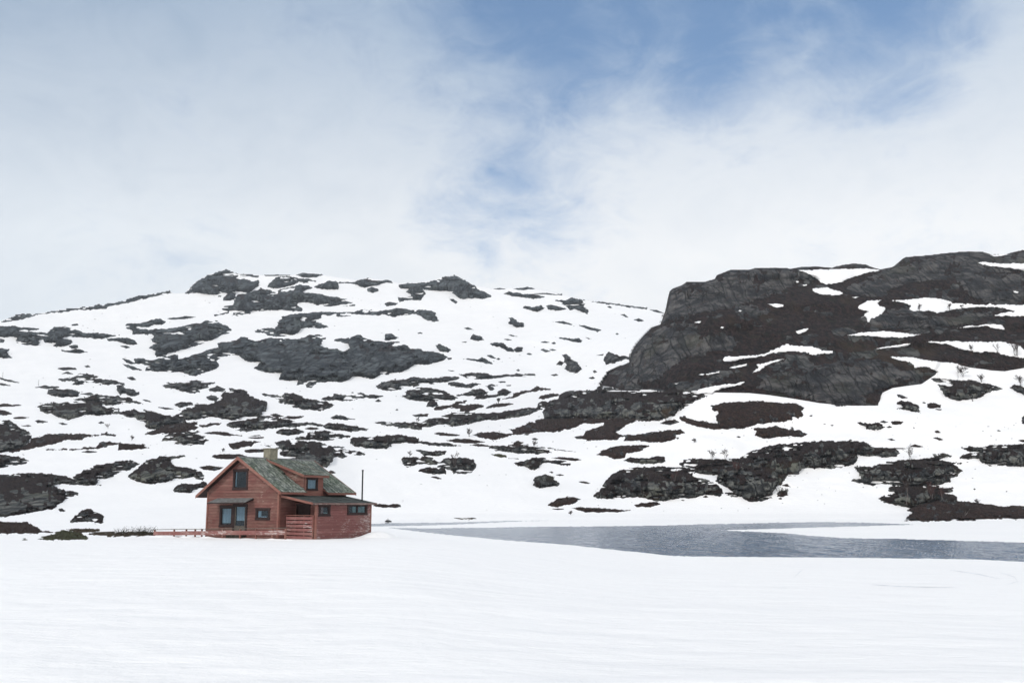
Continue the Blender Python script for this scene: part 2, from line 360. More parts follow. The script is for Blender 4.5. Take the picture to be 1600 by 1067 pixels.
# ---------------------------------------------------------------- patches: rock, heather or snow areas with their own relief
VIEWS = {'T4': (0, 400, 3.5575), 'T5': (300, 400, 3.5575), 'T6': (700, 400, 3.5575), 'T7': (1000, 380, 3.5567), 'T8': (1300, 380, 3.5567),
         'S1': (0, 600, 4.1033), 'S2': (200, 580, 4.0), 'S3': (560, 600, 4.447), 'S4': (850, 580, 4.2105), 'S5': (1200, 580, 4.0), 'H1': (220, 680, 3.8095), 'PX': (0, 0, 1)}
def parse(view, s):
    ox, oy, k = VIEWS[view]
    return np.array([[float(a) / k for a in p.split(',')] for p in s.split()]) + np.array([ox, oy])
def inside_sd(poly, U, V):
    q = np.stack([U.ravel(), V.ravel()], 1); a = poly; b = np.roll(poly, -1, 0)
    dmin = np.full(len(q), 1e9); ins = np.zeros(len(q), bool)
    for p0, p1 in zip(a, b):
        e = p1 - p0; w = q - p0; L = max((e * e).sum(), 1e-9)
        t = np.clip((w @ e) / L, 0, 1); d = w - t[:, None] * e; dmin = np.minimum(dmin, (d * d).sum(1))
        c = ((p0[1] <= q[:, 1]) & (p1[1] > q[:, 1])) | ((p1[1] <= q[:, 1]) & (p0[1] > q[:, 1]))
        xi = p0[0] + (q[:, 1] - p0[1]) / (e[1] if abs(e[1]) > 1e-9 else 1e-9) * e[0]
        ins ^= c & (q[:, 0] < xi)
    s = np.sqrt(dmin); return np.where(ins, s, -s).reshape(U.shape)
def patch(name, poly, mat, base='G', colm=0.0, relief=1.0, steep=2.2, offset=0.0, rag=1.0, kind='structure', holes=(), tuft=None, snowlike=False, bare=.5, slivers=0.0, label=None, cat=None, group=None, seed=0):
    x0, y0 = poly.min(0); x1, y1 = poly.max(0); w, h = x1 - x0, y1 - y0
    area = w * h
    st = .8 if area < 600 else (1.0 if area < 9000 else 1.35)
    sv = st * (.75 if h < 25 else 1)
    pad = 4.5
    U, V = np.meshgrid(np.arange(x0 - pad, x1 + pad, st), np.arange(y0 - pad, y1 + pad, sv))
    sd = inside_sd(poly, U, V)
    for hl in holes: sd = np.minimum(sd, -inside_sd(hl, U, V))
    sc = min(1.0, h / 14) * rag
    sd = sd + sc * (3.6 * (fbm(U / 8 + seed, V / 3.4, 3) - .5) + 2.3 * (fbm(U / 2.4 + seed, V / 1.4, 2) - .5)) + .15
    if slivers:
        sl = fbm(U / 16 + seed * 3, V / 2.6 + seed, 3); sd = np.minimum(sd, (.76 - slivers * .12 + .12 * smooth(3, 16, sd) - sl) * 26)
    fn = logG if base == 'G' else logD
    L = fn(U, V); inside = sd > 0
    n = U.shape[0]
    down = np.zeros(U.shape, int); upc = np.zeros(U.shape, int)
    for i in range(1, n): upc[i] = np.where(inside[i - 1] & inside[i], upc[i - 1] + 1, 0)
    for i in range(n - 2, -1, -1): down[i] = np.where(inside[i + 1] & inside[i], down[i + 1] + 1, 0)
    rows = np.arange(n)[:, None]
    jb = np.minimum(rows + down, n - 1); jt = np.maximum(rows - upc, 0); cols = np.broadcast_to(np.arange(U.shape[1]), U.shape)
    Lb = L[jb, cols]; Lt = L[jt, cols]
    t = (down + .5) / (down + upc + 1.0)
    if snowlike: off = np.clip(sd, 0, 4) * .9 + offset
    elif steep:
        Ld = Lb + (Lt - Lb) * t ** steep
        dl = np.where(inside, L - Ld, 0)
        for _ in range(10 if area > 1500 else 4):
            q = np.pad(dl, 1, 'edge'); dl = np.where(inside, (q[:-2, 1:-1] + q[2:, 1:-1] + q[1:-1, :-2] + q[1:-1, 2:] + 2 * dl) / 6, 0)
        off = np.clip(dl * F * smooth(0, 4, sd), -2, 60) + np.clip(sd, 0, 5) * .7 + offset
    else: off = np.clip(sd, 0, 5) * .7 + offset
    if not snowlike:
        rid = 1 - np.abs(2 * fbm(U / 6.5 + seed + V / 40, V / 26 + 7, 2) - 1)
        nz = relief * (3.2 * (rid - .75) + 5.0 * (fbm(U / 13 + seed, V / 11, 2) - .35) + 3.0 * (fbm(U / 4.2 + seed, V / 9.0, 3) - .4) + 1.1 * (fbm(U / 3 + 5, V / 2 + seed, 2) - .4))
        if colm:      # vertical columns and fissures of the cliffs
            c1 = 1 - np.abs(2 * vnoise(U / 4.6 + V / 70 + seed, V / 60 + 3) - 1); c2 = vnoise(U / 11 + seed, V / 45)
            nz = nz + colm * (4.6 * (c1 - .8) + 6.0 * (c2 - .5) + 5.0 * (vnoise(U / 60 + 5, (V + .25 * U) / 7.5 + seed) - .5))
        off = off + nz * smooth(0, 5, sd)
        off = np.where(inside, np.maximum(off, .25 + .3 * np.clip(sd, 0, 2)), off)
    off = np.where(inside, off, sd * 1.6 + (offset - 1.0 if base == 'D' else 0) * 0 - (0 if base == 'G' else .6))
    if base == 'D': off = np.where(inside, off + 4.2, -2.0 + sd)
    D = np.exp(L); D = D - D / F * off
    X = P3(U, V, D)
    keep = sd > -3.2
    if base == 'G' : lim = np.interp(U, SKY_U, SKY_V)
    else: lim = np.interp(U, DSK_U, DSK_V)
    keep &= (sd > -.2) | (V > lim + .5)
    if base == 'D': keep &= V > lim - .9
    f = grid_faces(*U.shape); kf = keep.ravel()[f].all(1) & (sd.ravel()[f] > -2.6).any(1); f = f[kf]
    f = f[(sd.ravel()[f] > -1.2).any(1)]
    if not len(f): return None
    used = np.unique(f); mp = -np.ones(U.size, int); mp[used] = np.arange(len(used))
    co = X.reshape(-1, 3)[used]
    # origin of the object at its foot
    foot = co[:, :].mean(0); foot[2] = co[:, 2].min()
    o = mesh_from(name, co - foot, mp[f][:, ::-1], mat); o.location = foot
    tag(o, label, cat, group, kind)
    if not snowlike:
        fb = fbm(U / 10 + seed, V / 6 + 3, 3)
        if bare >= 1: Bv = .95 - .6 * smooth(.52, .66, fb) * smooth(.2, .9, t)
        elif bare <= .1: Bv = bare + .6 * smooth(.62, .72, fb)
        else: Bv = smooth(-.22, .22, bare + .18 + 1.6 * (fb - .5) - t) * smooth(0, .10, t + .3 * (fb - .45)) * .95
        set_attr(o, Bv.ravel()[used])
    if tuft:
        ti = np.where((inside & (sd > .3) & (Bv < .6)).ravel())[0]
        nt = min(int(tuft * len(ti)), 9000)
        if nt > 5 and len(ti):
            pick = rng.choice(ti, nt); c = X.reshape(-1, 3)[pick] - foot; dd = D.ravel()[pick]
            px = dd / F; hgt = px * rng.uniform(.7, 2.0, nt); a = rng.uniform(0, math.pi, nt)
            wv = np.stack([np.cos(a), np.sin(a) * .5, 0 * a], 1) * (px * rng.uniform(.25, .6, nt))[:, None]
            lean = np.stack([rng.normal(0, .45, nt), rng.normal(-.3, .3, nt), np.ones(nt)], 1) * hgt[:, None]
            c = c + rng.normal(0, .3, (nt, 3)) * px[:, None] - np.array([0, 0, 1]) * (px * .3)[:, None]
            tv = np.stack([c - wv, c + wv, c + lean], 1).reshape(-1, 3)
            # thin tufts of heather stems
            tr = np.arange(nt * 3).reshape(-1, 3)
            h_ = mesh_from('heather', tv, tr, M_heathtuft, parent=o, smooth_=False); h_['kind'] = 'stuff'
    return o
def mat_tuft():
    m, T, b = new_mat('heather_stems')
    pos = T.n.new('ShaderNodeNewGeometry').outputs['Position']
    n = T.noise(pos, .6, 3, .6); n2 = T.noise(pos, 6, 2)
    c = T.mix(T.ramp(n, .4, .65), (.026, .015, .014), (.048, .032, .018)); c = T.mix(T.ramp(n2, .5, .7, 0, .6), c, (.10, .075, .05))
    put(T, b.inputs['Base Color'], c); b.inputs['Roughness'].default_value = .9; b.inputs['Specular IOR Level'].default_value = .1
    return m
M_heathtuft = mat_tuft()
build_ground(); build_hill()
water_sheet('lake_water', LAKE, M_water); water_sheet('lake_water', STRIP, M_water, .03)
# ---------------------------------------------------------------- outlines of bare ground in the snow
# r = far mountain rock, m = rock with heather, h = heather, n = near outcrop, s = snow on the dark hill, c = bare cliff on the dark hill
DATA = r'''
T4|r||0,365 90,325 200,320 400,288 500,280 570,270 640,262 770,222 860,207 945,192 960,205 900,215 800,240 700,262 600,282 590,297 440,300 330,312 200,330 130,352 20,365
T5|r||-38,205 10,150 95,103 185,75 240,95 380,108 370,118 260,112 240,125 300,132 370,140 380,160 340,190 310,205 280,200 240,195 245,225 235,245 180,250 175,230 200,210 140,190 165,215 160,228 110,220 60,208
T5|r||170,300 180,280 230,270 240,235 260,210 310,205 350,195 380,180 420,185 450,195 480,210 470,190 540,175 600,160 650,165 675,180 630,190 620,205 700,210 770,225 840,235 895,237 840,245 905,260 905,277 830,278 760,283 700,275 640,260 590,262 585,275 610,290 610,305 560,308 500,300 420,303 310,308 330,320 250,330 190,320 130,335 125,328 200,310
T5|r||415,175 430,150 470,118 520,115 590,120 660,130 690,142 640,148 580,152 545,165 500,178 450,180
T5|r||575,105 620,95 730,105 700,115 640,122 600,115
T5|r||400,106 470,104 550,106 548,110 470,110 410,112
T5|r||675,172 700,158 740,150 760,138 800,140 815,160 812,185 760,187 700,182
T5|r||820,150 900,140 925,135 980,122 1020,135 1110,135 1110,150 1050,155 1020,165 960,175 905,158 860,155
T5|r||975,180 1000,172 1035,185 1035,195 1000,205 975,195
T5|r||1070,265 1100,255 1145,262 1130,275 1080,277
T5|r||1145,165 1200,148 1290,150 1350,135 1400,115 1423,118 1423,188 1380,195 1340,190 1280,185 1300,210 1270,245 1240,248 1200,250 1150,255 1145,230 1200,225 1225,215 1190,200 1210,185 1160,180
T6|r||-40,130 0,112 40,106 80,125 140,160 165,180 190,195 240,215 240,230 200,238 150,235 110,245 70,240 40,215 20,200 -20,195 -60,190
T5|r||345,415 390,405 460,400 480,380 470,370 510,345 500,335 560,325 640,318 720,308 800,312 900,310 960,298 1060,305 1140,290 1220,295 1330,300 1355,315 1350,330 1375,360 1350,370 1310,360 1280,340 1240,322 1170,330 1120,338 1060,325 990,330 900,322 880,335 810,340 800,322 740,335 710,350 690,365 740,380 755,395 700,400 640,400 600,415 560,440 490,450 420,440 400,430 360,428
T4|r||700,380 760,375 820,360 890,350 925,365 900,385 860,380 800,405 850,408 940,405 1010,395 1060,380 1120,375 1140,362 1210,362 1240,380 1290,405 1280,425 1230,440 1190,462 1110,490 1060,505 1020,520 990,528 930,540 915,560 870,560 860,540 870,525 830,510 850,485 840,465 860,440 800,435 735,437 740,415 700,400
T5|r||-110,580 -60,570 30,545 100,520 150,512 145,485 200,475 250,470 270,448 310,450 350,475 400,462 430,455 520,460 590,462 650,440 700,435 740,450 745,460 720,480 730,510 800,515 850,530 880,510 870,490 830,480 790,470 800,460 880,455 920,435 950,450 1000,470 1060,480 1140,478 1180,490 1215,515 1260,515 1290,530 1340,530 1400,545 1418,560 1400,580 1340,600 1290,605 1240,600 1200,630 1150,650 1090,660 1050,658 1020,680 960,675 900,665 870,690 830,703 760,700 700,705 660,730 640,728 630,705 580,718 590,690 530,695 485,685 500,645 440,650 390,640 345,625 380,590 330,590 290,580 260,550 220,548 160,565 140,580 150,620 110,635 60,655 20,668 -20,660 -60,645 -120,650 -160,640 -180,630 -170,615 -200,605 -150,600
T4|r||745,570 800,568 850,580 900,560 990,548 990,600 920,640 870,645 810,635 820,615 790,600 750,595
T4|r||680,570 720,578 760,598 740,602 700,590
T4|r||680,600 720,605 790,635 740,630 700,615
T4|r||0,390 60,388 110,395 220,400 215,408 150,412 100,415 200,425 260,425 300,395 360,393 420,410 470,430 560,430 660,440 640,450 560,458 470,455 420,450 380,450 330,455 395,465 400,480 370,500 330,508 300,500 310,485 250,480 240,465 215,470 228,490 200,500 150,495 80,480 100,450 40,450 -60,450 -60,385
T4|r||0,460 30,465 20,480 0,480
T4|r||-30,515 60,515 35,535 65,565 20,568 -30,555
T4|r||590,462 640,455 700,455 740,465 770,490 720,492 650,475 600,472
T4|r||670,500 700,498 722,508 700,512
T4|r||380,500 430,493 435,510 400,515
T4|r||340,520 390,528 420,515 450,518 490,535 440,540 390,538 345,530
T4|r||395,380 430,375 437,385 400,388
T4|r||925,348 980,342 1030,335 1090,338 1030,350 960,353
T4|m||320,625 350,618 420,620 428,632 350,635
T4|m||345,655 375,640 405,655
T4|m||470,612 490,608 505,617 480,620
T4|m|long low dark rock with two humps, high on the left snow slope|305,685 360,682 425,670 430,650 500,655 550,668 540,675 500,680 560,682 620,690 690,708 690,718 640,712 600,720 540,715 505,700 470,700 465,715 400,715 420,700 340,695
T4|m|slanting grey green rock lying diagonally on the left snow slope|645,715 680,720 700,735 775,755 775,775 720,775 685,760 670,768 650,740
T4|m||705,675 735,672 757,688 730,690
T4|m||0,672 50,688 110,703 60,700 0,685
T4|m||0,703 70,722 20,720 0,715
T4|m||195,730 240,720 330,725 330,732 260,738
T4|m|rounded dark rock just under the thin stake on the left slope|260,765 270,745 300,738 400,745 445,755 430,780 340,782 290,775
T4|m||445,765 500,758 528,768 500,775
T4|m|broad grey rock with a ragged right end below the left end of the long cliff|905,720 930,705 1020,700 1090,692 1200,705 1150,718 1160,730 1110,745 1130,760 1060,762 990,745 930,735
T4|m||1155,740 1210,722 1250,740 1240,755 1200,752 1165,752
T4|m||1145,780 1180,772 1215,790 1200,808 1160,800
T4|m||965,825 1000,812 1060,812 1075,828 1040,835 1000,845 985,835
T4|m||880,840 930,842 965,850 920,853
T4|m||790,797 820,800 845,812 810,808
T5|r||1110,432 1075,432 1070,465 1090,468 1130,465 1150,455
T5|r||1350,495 1380,492 1423,510 1440,525 1423,540 1380,530
T5|r||1250,428 1270,423 1287,432 1260,433
T5|m|||1015,730 1050,705 1120,690 1180,685 1240,668 1300,680 1423,672 1460,678 1500,684 1440,695 1423,700 1330,710 1300,705 1230,725 1180,730 1130,748 1060,745
T6|r||250,183 290,178 330,185 280,187
T6|r||360,183 440,172 490,183 420,190
T6|r||300,210 340,195 400,208 470,212 540,225 530,235 460,237 400,230 350,222
T6|r||480,210 550,205 600,215 635,208 635,218 560,215
T6|r||415,290 430,278 470,285 520,275 540,290 500,308 470,305
T6|r||545,280 570,270 620,280 660,295 640,300 600,305 560,295
T6|r||600,248 650,245 680,232 740,240 760,265 755,280 780,300 775,322 740,310 700,290 680,300 660,280 630,265
T6|r||740,242 800,252 890,258 1000,276 1110,285 1105,298 1050,290 970,278 890,266 800,256
T6|r||1120,298 1160,300 1200,318 1160,312
T6|r||950,325 980,322 1005,342 990,340
T6|r||1035,355 1060,345 1095,360 1060,365
T6|r||885,282 900,278 912,287 900,289
T6|r||5,238 30,240 60,258 40,265
T6|r||325,370 350,358 340,345 380,350 385,365 420,372 420,390 380,395 350,380
T6|r||83,402 110,395 148,410 110,410
T6|r||122,460 140,435 180,445 200,465 170,473
T6|r||335,440 350,437 390,448 360,447
T6|r||225,485 260,482 310,485 330,505 360,515 365,530 330,528 290,505 245,498
T6|r||365,520 385,503 415,505 415,530 380,535
T6|r||433,543 450,537 467,547 450,549
T6|r||310,463 330,460 355,467 330,469
T6|r||580,365 640,362 700,380 690,385 630,375
T6|r||730,385 770,388 850,412 830,420 770,405
T6|r||595,448 640,455 700,462 720,455 750,468 740,482 700,475 640,465
T6|r||515,480 540,473 565,480 540,483
T6|r||575,485 590,478 600,486 588,490
T6|r||515,520 530,515 570,530 540,533
T6|r||565,520 580,516 600,523 580,527
T6|r||760,450 800,460 782,462
T6|r||930,433 940,428 950,433 940,438
T6|r||82,572 110,570 170,575 190,562 240,590 245,600 180,590
T6|r||218,553 240,550 270,570 240,568
T6|r||268,572 280,566 292,572 280,577
T6|m||598,605 620,582 645,590 630,610
T6|m|dark heather covered rock lying diagonally on the open snow left of the big cliff|635,550 660,547 690,575 720,590 745,630 700,655 670,640 650,625 660,605 640,590 650,570
T6|m|dark patch of heather on the snow beside the foot of the big cliff|865,560 890,535 930,545 980,560 985,575 940,585 910,600 880,605 870,585
T6|m||825,552 865,545 860,553
T6|m||960,552 1010,560 1015,580 985,570
T6|m||570,660 600,655 612,662 590,667
T6|m||783,677 805,670 820,680 800,684
T6|m||805,640 818,632 832,645 815,650
T6|m|long thin strip of dark rock across the mid slope below the diagonal rock|62,658 130,648 200,650 260,665 320,660 380,655 485,655 485,667 400,668 340,668 260,680 180,685 100,678
T6|m||0,668 60,672 70,680 20,695 0,690
T6|m||0,700 60,700 95,715 140,705 190,710 150,722 130,735 40,725 0,715
T6|m||210,722 240,713 270,718 240,725 265,740 240,748 220,735
T6|m||278,698 320,695 320,702 290,704
T6|m||320,718 350,716 350,722 330,723
T6|m||-5,565 20,565 20,575 0,577
T6|m||380,635 390,627 400,635 390,640
T6|m||75,478 105,475 100,481
T6|m||0,635 40,637 20,642
S1|n|chain of grey green rocks with brown heather running down right on the left slope|225,145 260,130 330,118 380,125 440,118 490,95 560,80 620,65 700,72 760,80 830,88 870,108 925,130 860,120 790,122 740,133 650,135 690,150 760,158 800,180 790,205 750,190 700,200 640,200 580,195 520,208 440,228 400,222 340,195 260,175 255,155
S1|n|low broken rock ridge linking the left rock chain to the large boulder mound|770,175 850,165 900,175 940,168 1000,182 1060,200 1130,205 1180,215 1200,250 1100,262 1060,270 1000,300 1010,312 930,325 925,318 1000,290 940,282 925,265 950,250 900,235 850,215 800,210
S2|n|large rounded grey boulder mound with pale cap, biggest rock left of the middle|330,260 350,235 430,215 500,205 560,185 600,170 580,150 600,125 640,122 630,105 680,105 740,130 745,145 790,165 840,180 870,195 870,235 850,260 820,280 760,290 690,300 640,305 590,300 545,292 480,295 400,300 350,310 330,300 290,330 260,320 250,300
S2|h|dark heather bank with a forked right end below the low rock ridge|130,382 175,368 190,340 250,330 290,322 340,325 380,318 435,318 430,330 380,345 440,340 540,325 595,320 540,340 460,350 400,365 350,380 280,385 180,392 95,395
S2|n|low mound of two stacked rocks with heather tops, left of and above the cabin|215,430 230,400 270,388 340,378 420,372 460,378 400,385 440,395 490,408 460,420 505,432 470,455 380,463 290,452 310,432
S2|h||465,388 530,375 600,378 650,392 710,402 620,402 560,395
S2|h|flat tongue of heather ending in a point on the left snow slope|-60,455 0,452 60,455 130,475 60,487 -60,490
S2|h||735,413 850,408 850,418 790,422
S2|h||765,403 820,397 830,403 790,407
S2|n|long rock with pale rounded left block and heather trailing right, under the boulder mound|605,350 620,325 690,310 760,295 800,290 830,280 880,275 940,290 1000,305 1060,318 1140,320 1225,335 1200,342 1120,335 1060,345 990,350 940,350 870,360 800,372 700,375 665,370 710,350 650,352
S2|h||890,272 920,265 975,280 930,290
S2|h||958,292 1000,280 1100,280 1080,292 1020,298
S2|n|lens shaped rock with pale blotches, right of the rocks under the boulder mound|1215,345 1250,325 1300,322 1360,335 1420,345 1480,355 1530,362 1440,370 1380,378 1290,370 1230,358
S2|h||1095,358 1150,348 1200,358 1150,368
S2|n|small split pair of pale boulders just above the chimney top|920,375 960,358 1020,360 1050,355 1110,380 1060,395 1000,398 940,393
S2|n|rounded pale grey boulder with heather wings, above and right of the chimney|1035,415 1110,405 1130,380 1180,370 1240,372 1290,390 1370,398 1400,408 1340,420 1280,430 1200,432 1140,425 1060,428
S2|m|small pointed rock with a thin tail on the snow below the long cliff|1265,290 1300,272 1345,278 1370,290 1430,300 1350,302 1280,300
S2|m||1545,320 1600,310 1620,322 1600,330
S2|n|grey rock hump below the right foot of the long cliff|820,138 870,142 940,145 960,160 980,138 1050,145 1110,170 1150,178 1180,180 1210,190 1240,190 1300,210 1260,230 1200,250 1150,240 1100,238 1040,225 980,205 940,195 945,172 880,160
S2|m||1210,175 1250,158 1285,160 1290,143 1350,148 1390,155 1440,150 1400,135 1440,130 1500,145 1590,155 1550,170 1480,170 1430,175 1390,188 1340,185 1290,178 1230,185
S2|m||1548,185 1565,175 1580,188
S2|h|dark heather patch above the left roof slope of the cabin|630,455 680,440 720,432 780,438 835,440 790,450 770,470 720,475 650,485 635,470
S2|h||725,495 770,485 850,488 850,505 780,508 735,508
S2|n|wide heather and boulder mound rising directly behind the cabin chimney|850,460 900,445 960,430 1030,430 1120,435 1200,440 1240,460 1290,470 1350,478 1280,478 1300,490 1380,490 1440,498 1490,515 1470,527 1400,515 1330,500 1370,530 1350,540 1290,535 1280,555 1240,600 1150,590 1060,560 1000,545 950,520 960,495 900,490 940,470 880,472
S2|h||520,535 530,520 600,520 700,518 745,532 700,540 620,548 560,545
H1|h||1112,218 1130,208 1160,222 1140,228
S1|n|steep rock with heather cap and long dark spur, left of the cabin gable|815,590 850,565 910,520 940,485 1010,475 1020,460 1080,468 1190,458 1150,472 1100,480 1090,495 1100,510 1130,530 1200,540 1260,550 1290,560 1310,590 1300,615 1270,610 1240,590 1190,605 1130,605 1040,635 950,640 880,625 830,605
S1|n|round dark boulder beside the left eave of the cabin|1113,680 1130,650 1180,635 1240,640 1290,630 1300,615 1330,640 1320,660 1270,670 1220,695 1160,695 1120,690
H1|h||345,190 400,180 500,190 450,208 380,205
S1|n|big rounded purple grey boulder cut by the left edge of the view|-70,235 0,235 60,232 90,250 130,285 180,305 203,340 185,370 150,400 80,425 0,440 -70,440
S1|h|long heather strip running right from the boulder at the left edge|150,395 185,372 200,350 250,340 310,320 420,318 500,318 560,322 640,322 680,308 700,318 750,325 740,332 640,330 560,335 520,352 430,358 350,378 260,400 180,420 80,440 60,430
S1|h||290,420 400,415 520,418 540,405 620,402 640,375 700,367 780,378 740,390 670,405 600,415 500,420 430,422
S1|m||520,435 560,425 640,435 560,440
S1|h|small lens of heather alone on the snow left of the cabin ridge|768,405 800,382 870,385 930,390 920,402 955,408 880,415 800,422
S1|n|low grey rock tongue at the left edge above the big heather bank|-60,455 0,452 60,458 120,465 180,492 160,510 80,522 0,535 -60,540
S1|h||-30,135 0,130 50,125 95,143 0,147
S1|h||85,133 120,130 143,137 100,140
S1|h||-30,165 0,162 40,172 75,188 30,200 -30,195
S1|h||80,215 130,208 188,213 150,222 95,222
S1|m||225,235 250,227 307,240 270,250 240,248
S1|h||140,268 180,262 210,268 180,272
S1|m||375,250 400,245 435,258 400,265
S1|m||628,248 650,238 670,250 645,254
S1|n|grey rock with dark heather back slanting up right, above the big heather bank|470,600 510,570 560,548 600,525 680,508 750,495 830,488 870,500 890,515 850,540 780,565 720,590 680,605 620,615 620,640 645,650 560,648 500,640
S1|n|big brown heather bank with a grey rock base at the left edge of the view|-90,580 0,578 100,575 230,570 330,575 420,590 470,605 520,620 560,640 620,645 500,645 420,640 345,645 370,670 440,685 500,695 508,705 470,715 420,735 370,775 350,795 260,810 150,832 60,848 0,845 -90,845
S1|n||373,800 395,793 420,812 385,822
S1|n|dome shaped boulder with brown heather on the snow left of the cabin|447,885 460,860 490,840 530,805 570,798 620,820 663,850 655,875 665,888 620,893 600,885 520,885
S1|h|low brown heather bank at the left edge of the view, nearest the foreground snow|-90,885 0,880 80,885 150,885 200,895 240,920 270,945 240,955 110,960 -90,955
S1|h||270,945 310,938 335,950 300,957
S1|g||420,930 500,925 640,925 640,940 590,950 500,955
S1|g||570,955 720,950 860,946 980,950 1000,962 980,972 720,972 570,968
S1|l|flat rock covered in yellow green lichen half sunk in the foreground snow|225,995 290,975 350,955 390,935 450,940 520,955 560,975 585,1000 500,1003 380,1000 300,1000
S1|l||135,1000 160,993 185,998 160,1003
S3|n|long low grey rock dome on the mid slope above the diagonal heather bands|285,85 330,65 310,55 380,35 450,28 540,28 610,55 660,75 690,95 640,112 560,118 500,125 440,118 360,108 310,100
S3|n||470,155 490,118 530,115 558,145 520,160
S3|n|rounded rock with a heather tail, between the low grey dome and the small grey hump|680,78 750,60 800,35 850,32 900,55 870,75 820,80 750,82 700,85
S3|n|small smooth grey rock hump at the right end of a dark ledge|805,105 820,80 900,75 960,70 975,45 1020,30 1065,55 1030,75 980,88 900,100
S3|h||1005,105 1070,85 1075,65 1150,45 1200,35 1240,18 1290,28 1335,38 1270,45 1200,55 1140,65 1080,90
S3|m||115,120 140,105 160,120 140,125
S3|m||257,180 268,172 280,180 268,184
S3|h||375,215 430,208 490,205 480,225 400,228
S3|h|stepped dark heather band above the long diagonal rock bank|515,180 540,160 600,150 650,145 680,125 750,118 740,132 690,140 750,145 800,138 870,145 870,160 800,180 760,192 700,185 720,168 640,165 570,180
S3|h||885,168 930,140 1000,132 1080,135 1010,155 940,162
S3|n|long diagonal bank of rock and heather rising right to the foot of the cliff outcrop|110,268 160,258 240,265 300,270 360,262 440,270 470,245 530,235 600,215 660,195 740,190 830,205 900,205 1000,190 1100,175 1200,165 1250,162 1240,130 1290,120 1330,125 1300,165 1250,180 1200,210 1100,232 1000,245 900,252 800,265 700,290 620,300 540,290 440,298 440,318 360,310 270,300 160,285
S3|h||1240,105 1270,80 1330,68 1420,68 1380,80 1320,98 1280,108
S3|h|reddish brown heather slope below the foot of the cliff outcrop|780,355 830,340 940,330 1010,345 1100,340 1030,325 1080,310 1150,280 1220,262 1300,250 1400,240 1512,240 1560,260 1540,285 1450,310 1400,328 1320,330 1230,335 1150,345 1080,352 1000,370 940,392 860,370
S3|h||530,345 550,335 620,340 720,355 660,362 570,360
S3|h|thin pointed heather lens in the middle of the lower snow slope|605,392 680,380 780,382 880,402 800,412 700,408 640,402
S3|h||775,425 830,412 900,425 950,430 950,445 880,435
S3|n|long dark heather bank tapering right across the snow, right of the chimney mound|-55,410 -55,385 -30,370 0,368 100,368 200,355 300,355 360,365 425,378 425,392 500,400 600,405 720,430 640,432 540,428 440,415 330,410 230,410 225,430 190,445 100,448 0,435 -30,430
S3|n|long low rock with a birch sapling on it in the middle of the lower slope|880,445 940,430 1040,430 1100,435 1180,422 1250,430 1330,440 1390,465 1320,475 1250,488 1150,482 1060,475 960,460
S3|h||1035,425 1080,420 1080,405 1110,393 1145,405 1130,418 1180,420 1100,432
S3|l||915,488 980,485 1030,495 1030,510 980,508
S3|m||1040,515 1110,515 1115,522
S3|m||1205,380 1225,373 1250,385 1220,388
S3|m||1150,350 1170,340 1188,350 1170,355
S3|h||1380,455 1420,458 1512,470 1440,466
S3|n|arched rock with a pale green left face and a dark right arm|1075,548 1120,540 1190,525 1205,508 1280,510 1330,530 1390,525 1470,545 1470,560 1400,560 1330,545 1280,548 1260,575 1240,592 1190,590 1160,575 1110,565
S3|h||1340,512 1400,508 1512,515 1560,525 1512,535 1430,526
S3|n|upper small rock of the cluster out on the open snow right of the cabin|400,460 440,458 500,470 560,462 610,468 600,492 540,500 450,495 430,475
S3|n|dark rounded heather boulder with a rocky arm reaching left, out on the open snow|292,515 320,508 400,508 470,505 540,512 500,525 560,535 600,520 660,508 740,512 800,520 815,560 818,585 790,610 740,625 660,618 610,590 550,575 560,560 480,560 410,555 390,572 340,575 305,560
S3|n|lower small rock of the cluster out on the open snow right of the cabin|415,605 430,588 500,578 560,590 600,580 610,620 560,625 480,618
S3|h||505,645 540,642 590,660 550,658
S3|n|compact dark bush covered boulder alone on the snow above the lake|1215,665 1240,640 1290,625 1350,645 1380,680 1400,695 1380,708 1330,715 1260,718 1215,700 1230,680
S3|h||1328,610 1345,606 1360,615 1345,618
S3|h||1370,630 1400,625 1430,632 1400,638
S3|h||1345,868 1390,864 1430,866 1390,872
S3|h|thin dark heather strip on the snow behind the stove pipe|95,842 140,832 220,838 240,830 290,838 300,855 240,858 140,855
S3|n|tiny pointed rock on the lake shore beside the annex corner|183,955 205,938 232,955 205,959
S3|g||665,930 730,932 800,929 830,940 770,943 700,937
S4|n|high flat topped grey rock outcrop in front of the foot of the cliff|-10,270 0,240 30,200 90,180 110,150 160,130 250,122 340,122 360,105 440,115 520,125 560,130 620,134 700,130 750,132 850,122 920,122 960,130 1000,155 1060,152 1080,160 1030,185 980,200 950,225 890,260 860,290 790,315 720,325 660,330 600,312 500,312 400,315 300,312 200,312 100,317 0,315
S4|h|dark heather tongue running down left from the flat topped grey outcrop|-60,325 0,308 200,305 400,308 600,305 660,318 600,330 560,345 520,370 470,400 520,425 480,450 380,452 280,455 220,445 200,435 260,420 270,395 330,375 390,355 400,335 330,345 260,345 180,375 100,395 0,400
S4|h|dark heather patch with a pointed right end below the lone birch rock|500,420 560,415 640,410 740,398 830,385 900,388 925,403 870,425 860,445 800,465 720,470 640,458 530,455 540,435
S4|h||868,440 880,434 890,440 880,448
S4|h|rounded heather patch with a hooked right end, above the long rock wall by the lake|335,550 390,520 450,500 540,488 640,485 690,490 650,515 590,530 545,540 530,565 480,578 400,560
S4|n|small brown rock hump on the snow above the long rock wall by the lake|525,585 570,565 610,572 700,570 740,560 790,565 800,595 740,605 640,608 570,595
S4|n|small flat green rock under the lone birch|765,345 800,325 860,318 888,335 850,350 800,350
